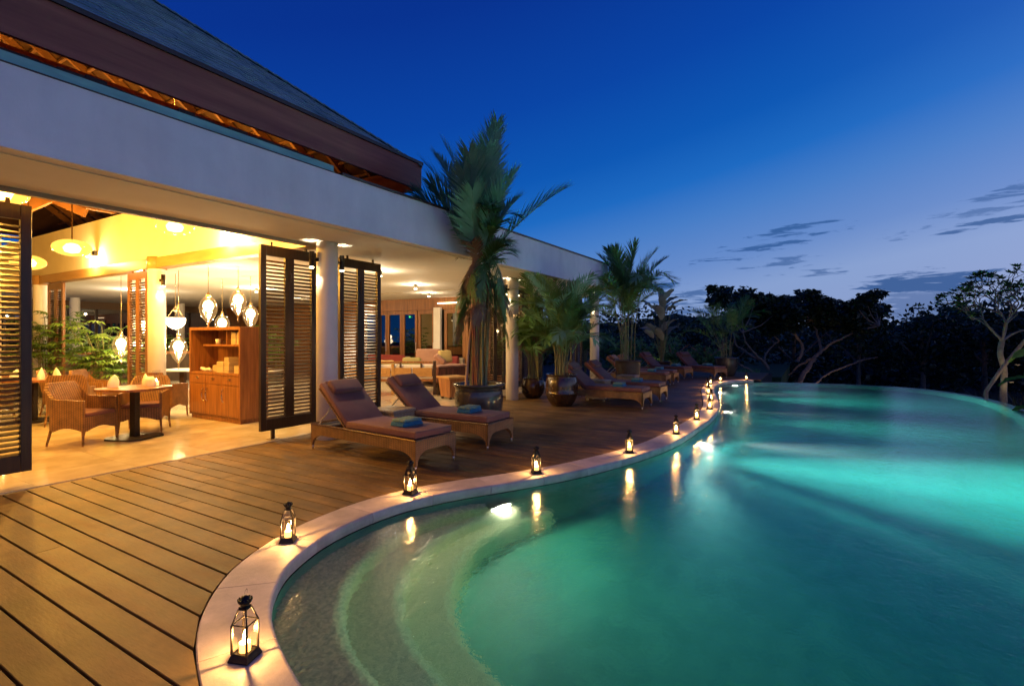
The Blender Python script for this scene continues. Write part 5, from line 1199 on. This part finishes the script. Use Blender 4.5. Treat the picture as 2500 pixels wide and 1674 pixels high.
bl_l = [b for b in BL if b[1] > 1.0]; bl_r = [b for b in BL if b[1] <= 1.0]
fill = lambda b: [(x + random.uniform(-1.2, 1.2) + 1.2, y + random.uniform(-.5, .5), z - random.uniform(.35, .9), .34) for x, y, z, r in b]
branch_tree('spreading tree left of centre beyond the pool, limbs fanning low above the last lantern',
    [([(29.5, 1.2, -2.6), (29.333, 1.458, -0.84), (29.156, 1.757, -0.317), (29.004, 2.014, 0.18), (28.981, 2.644, 0.567), (29.141, 3.356, 1.062)], .13, .045), ([(29.004, 2.014, 0.18), (28.223, 2.354, 0.644), (27.451, 2.678, 1.187), (27.135, 2.82, 1.711)], .07, .03),
     ([(29.035, 1.963, 0.23), (29.652, 1.9, 0.712), (30.766, 1.391, 1.316)], .06, .03), ([(25.9, 1.3, -1.2), (25.613, 1.858, -0.416), (25.345, 2.312, -0.02), (25.076, 2.767, 0.288)], .07, .03), ([(30.9, .5, .2), (31.17, 0.313, 1.059), (30.829, 0.891, 1.885), (31.039, 1.126, 2.098), (31.399, 1.893, 2.381)], .09, .03)], bl_l, fill(bl_l))
branch_tree('spreading tree right of centre beyond the pool, forking low with one long limb',
    [([(29.8, .6, -2.6), (29.965, 0.387, -0.84), (30.167, 0.044, -0.118), (30.395, -0.341, 0.528), (30.521, -0.555, 0.777), (30.914, -0.433, 1.422), (31.459, -0.176, 2.401)], .15, .04), ([(30.521, -0.555, 0.777), (30.425, -1.179, 1.277), (30.32, -2.181, 1.809), (30.313, -2.956, 2.039)], .07, .03),
     ([(30.269, -0.127, 0.379), (30.426, 0.393, 0.008), (30.574, 0.929, -0.527)], .07, .04), ([(29.0, .1, -1.4), (29.226, -0.328, -0.75), (29.591, -0.945, -0.248), (29.69, -2.097, 0.303), (29.551, -2.845, 0.534)], .07, .025)], bl_r, fill(bl_r))
# denser crowns that close the horizon
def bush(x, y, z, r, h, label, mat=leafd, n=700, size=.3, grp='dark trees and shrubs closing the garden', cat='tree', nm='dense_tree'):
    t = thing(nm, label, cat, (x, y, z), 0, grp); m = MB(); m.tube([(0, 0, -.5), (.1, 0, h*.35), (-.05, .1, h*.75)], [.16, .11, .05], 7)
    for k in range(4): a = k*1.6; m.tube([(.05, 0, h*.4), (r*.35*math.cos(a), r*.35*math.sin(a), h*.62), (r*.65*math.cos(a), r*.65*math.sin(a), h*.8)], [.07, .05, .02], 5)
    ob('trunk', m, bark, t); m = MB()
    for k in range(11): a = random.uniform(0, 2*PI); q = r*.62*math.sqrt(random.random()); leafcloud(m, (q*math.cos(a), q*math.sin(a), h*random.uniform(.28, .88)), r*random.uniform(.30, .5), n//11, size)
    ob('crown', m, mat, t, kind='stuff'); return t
TR = [(34.5, 9.5, 3.4, 4.2, 'low dark tree behind the far dark palm'), (32.0, 6.2, 2.6, 4.2, 'low dark tree between the pale leaved plant and the spreading trees'), (36, 4.4, 3.0, 5.2, 'dark rounded tree behind the left spreading tree'), (37, .8, 3.2, 5.6, 'dark rounded tree in the gap between the two spreading trees'),
      (37, -2.6, 3.2, 5.7, 'dark rounded tree behind the right spreading tree'), (36.5, -5.6, 3.2, 5.9, 'dark rounded tree right of the spreading trees, below the low cloud'), (35.5, -8.0, 3.0, 6.1, 'dark rounded tree under the left end of the flat cloud'), (33.5, -9.8, 2.8, 6.0, 'dark rounded tree directly left of the frangipani crown'),
      (31.5, -11.5, 3.0, 5.6, 'dark rounded tree behind the frangipani crown'), (29.5, -13.5, 3.2, 5.2, 'dark rounded tree at the right edge behind the frangipani'), (26, 14, 3, 4.6, 'dark garden tree behind the far end of the building'), (30, 12.5, 3, 4.6, 'dark garden tree between the building end and the far palm')]
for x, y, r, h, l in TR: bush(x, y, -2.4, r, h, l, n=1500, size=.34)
SHR = [(24.6, 9.4, 1.6, 1.9, 'leafy shrub behind the banana plants at the end of the building'), (24.8, 7.4, 1.4, 1.8, 'leafy shrub behind the far tapered pot'), (25.2, 5.8, 1.3, 1.7, 'leafy shrub behind the pale leaved plant'), (25.4, 4.2, 1.2, 1.6, 'leafy shrub behind the dark far loungers')]
for x, y, r, h, l in SHR: bush(x, y, -.2, r, h, l, leafp, 900, .2, 'shrubs at the end of the terrace', 'shrub', 'leafy_shrub')
for i, (x, y, r, h, l) in enumerate([(21.5, -3.2, 1.3, 1.7, 'dark shrub beyond the far middle of the infinity edge'), (20.6, -5.4, 1.5, 2.0, 'dark shrub beyond the infinity edge, left of the frangipani'), (21.4, -8.0, 1.8, 2.4, 'dark shrub behind the frangipani trunk'), (18.4, -7.2, 1.6, 2.0, 'dark shrub at the right edge behind the banana plant')]):
    bush(x, y, -2.3, r, h, l, leafd, 900, .18, 'shrubs below the infinity edge', 'shrub', 'leafy_shrub')
# distant woods as one mass
m = MB(); random.seed(9)
for i in range(200):
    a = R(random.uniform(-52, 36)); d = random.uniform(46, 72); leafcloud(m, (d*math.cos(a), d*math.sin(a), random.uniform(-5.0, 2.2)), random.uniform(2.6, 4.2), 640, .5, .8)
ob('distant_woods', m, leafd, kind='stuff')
# dry undergrowth beyond the infinity edge
m = MB()
for i in range(5200):
    f = random.random(); x = 15.0 + f*6.0; y = -4.55 - random.random()*2.2 + (.75 if x > 17.5 else 0)*0; z = -1.6; h = random.uniform(.5, 1.75)*random.uniform(.6, 1); a = random.uniform(0, 2*PI); b = random.uniform(.1, .7)*h
    p = Vector((x, y, z)); q = p + Vector((math.cos(a)*b*.35, math.sin(a)*b*.35, h*.65)); e = p + Vector((math.cos(a)*b, math.sin(a)*b, h)); w = Vector((-math.sin(a), math.cos(a), 0))*random.uniform(.006, .02); m.add([p-w, p+w, q+w*1.3, q-w*1.3, e], [(0, 1, 2, 3), (3, 2, 4)])
ob('undergrowth', m, drygrass, kind='stuff')
m = MB()
for i in range(3000):
    x = random.uniform(23.4, 27); y = random.uniform(2, 11); z = -.25; h = random.uniform(.1, .35); a = random.uniform(0, 2*PI); p = Vector((x, y, z)); e = p + Vector((math.cos(a)*.12, math.sin(a)*.12, h)); w = Vector((-math.sin(a), math.cos(a), 0))*.014; m.add([p-w, p+w, e], [(0, 1, 2)])
ob('border_grass', m, leafp, kind='stuff')
m = MB(); m.b2(24.0, 60, 1.0, 40, -.9, -.2); ob('garden_lawn', m, lawn, kind='structure')
# frangipani with its pale lit trunk
def frangipani(x, y, z, label, trunk, levels, first, seed, ln0=.75, spread=.75):
    rnd = random.Random(seed); t = thing('frangipani_tree', label, 'tree', (x, y, z), 0, 'frangipani trees at the right'); o = Vector((x, y, z))
    m = MB(); c = catmull(trunk, 5); m.tube([Vector(p)-o for p in c], [.085 - .025*i/len(c) for i in range(len(c))], 10); ob('trunk', m, barkp, t)
    br = MB(); lf = MB()
    def rec(p, d, l, r, k):
        e = p + d*l; br.tube([p, p + d*l*.5 + Vector((rnd.uniform(-.04, .04), rnd.uniform(-.04, .04), .02)), e], [r, r*.88, r*.8], 6)
        if k == 0:
            for j in range(9):
                a = j*2.4; f = (d*.45 + Vector((math.cos(a), math.sin(a), rnd.uniform(-.2, .5)))).normalized(); w = f.cross(Vector((0, 0, 1))).normalized()*.036; L = rnd.uniform(.11, .20); lf.add([e, e + f*L*.5 - w, e + f*L, e + f*L*.5 + w], [(0, 1, 2, 3)])
            return
        n = 3 if rnd.random() < .25 else 2
        for j in range(n):
            a = rnd.uniform(0, 2*PI) + j*2*PI/n; pr = d.orthogonal().normalized(); pr = Matrix.Rotation(a, 3, d) @ pr; nd = (d + pr*spread*rnd.uniform(.7, 1.25) + Vector((0, 0, .10))).normalized(); rec(e, nd, l*rnd.uniform(.66, .90), r*.74, k-1)
    top = Vector(trunk[-1]) - o
    for f in first: rec(top, Vector(f).normalized(), ln0, .034, levels)
    ob('branches', br, barkp, t); ob('leaves', lf, leafp, t, kind='stuff'); return t
rgt = Vector((math.cos(RIGHT), math.sin(RIGHT), 0))
FT = [(18.34, -4.5, -1.2), (18.333, -4.498, -.25), (18.333, -4.498, 0.182), (18.341, -4.512, 0.615), (18.286, -4.419, 1.047), (18.318, -4.472, 1.40)]
frangipani(18.34, -4.5, -1.2, 'frangipani tree with a pale floodlit trunk and bare branching crown at the right', FT, 5, [tuple(-rgt*.75 + Vector((0, 0, .75))), tuple(rgt*.35 + Vector((.3, 0, 1.0))), tuple(rgt*.9 + Vector((0, 0, .5))), tuple(-rgt*.1 + Vector((-.4, -.1, 1.0)))], 5, .54, .75)
m = MB(); o = Vector((17.2, -3.9, -1.1)); 
sk = thing('leaning_stake', 'pale bamboo stake leaning diagonally against the frangipani trunk', 'stake', tuple(o)); m.tube([Vector(p)-o for p in [(17.2, -3.95, -1.1), (17.634, -3.984, 0.061), (17.895, -4.346, 0.649), (18.064, -4.632, 1.057), (18.25, -4.95, 1.5)]], .045, 8); ob('pole', m, barkp, sk)
for f in (.35, .55, .72): p = Vector((17.2, -3.95, -1.1)).lerp(Vector((18.25, -4.95, 1.5)), f) - o; m = MB(); m.lathe([(.048, -.015), (.053, 0), (.048, .015)], tuple(p), 10); ob('node', m, barkp, sk)
frangipani(13.4, -5.7, -1.4, 'nearer frangipani whose single leafy tip pokes in at the right edge of the sky', [(13.4, -5.7, -1.4), (13.35, -5.6, .2), (13.2, -5.2, 1.4), (12.95, -4.6, 2.3)], 2, [(-.45, 1.0, .95), (.2, -.6, .8), (.5, .1, .9)], 14, .5)
# spike spotlight at the frangipani's foot
def spike(x, y, z, aim, w, label, col=(1, .80, .45), cone=85):
    t = thing('garden_spotlight', label, 'spotlight', (x, y, z), 0, 'garden spike spotlights'); d = Vector(aim).normalized(); q = d.to_track_quat('Z', 'Y').to_matrix()
    m = MB(); m.tube([(0, 0, -.25), (0, 0, 0)], .012, 6); ob('spike', m, blackm, t); m = MB(); m.lathe([(0, -.02), (.035, -.02), (.045, .09), (.04, .09), (.035, .05), (0, .05)], n=14); m.v = [tuple(q @ Vector(p)) for p in m.v]; ob('head', m, blackm, t)
    m = MB(); m.lathe([(0, .06), (.034, .06)], n=12); m.v = [tuple(q @ Vector(p)) for p in m.v]; ob('lens', m, glow_m, t); lamp('SPOT', tuple(d*.10), w, col, t, d, .03, cone, .7)
spike(17.0, -4.85, -.45, (1.3, .33, 1.25), 26, 'low garden spotlight aimed at the pale frangipani trunk', (1, .80, .45), 58)
spike(14.1, -4.85, -.55, (.6, .1, 1.1), 90, 'low garden spotlight lighting the banana leaves at the right edge')
spike(24.5, 6.6, -.15, (.9, -.2, .5), 40, 'low garden spotlight washing the shrubs at the end of the terrace')
spike(27.2, .9, -1.6, (2.0, .6, 2.0), 36, 'low garden spotlight under the left spreading tree', (1, .72, .45))
spike(28.4, -.4, -1.7, (2.0, -.1, 2.4), 40, 'low garden spotlight under the right spreading tree', (1, .72, .45))
spike(15.6, -5.15, -.45, (1, .02, .12), 45, 'added low fill spotlight skimming the dry undergrowth beyond the pool rim', (1, .74, .42))  # added fill lamp, brightens the otherwise dark dry grass
# dark ridge added behind the far trees to fill the sky gaps
m = MB(); vs = []; nh = 90
for i in range(nh+1):
    a = R(-75 + 125*i/nh); hgt = 4.3 + .9*math.sin(i*.33) + .5*math.sin(i*1.1+1) + .25*math.sin(i*2.9)
    for d, z in ((78, -4.0), (86, hgt*.8), (95, hgt), (125, hgt*.5), (190, -6)): vs.append((d*math.cos(a), d*math.sin(a), z))
m.add(vs, [(i*5+j, (i+1)*5+j, (i+1)*5+j+1, i*5+j+1) for i in range(nh) for j in range(4)], True)
ob('gap_fill_hill', m, pm('dark_fill_hill', (.016, .028, .012), (.03, .045, .018), rough=.95, scale=.6, bump=.8, bscale=1.5), kind='structure')
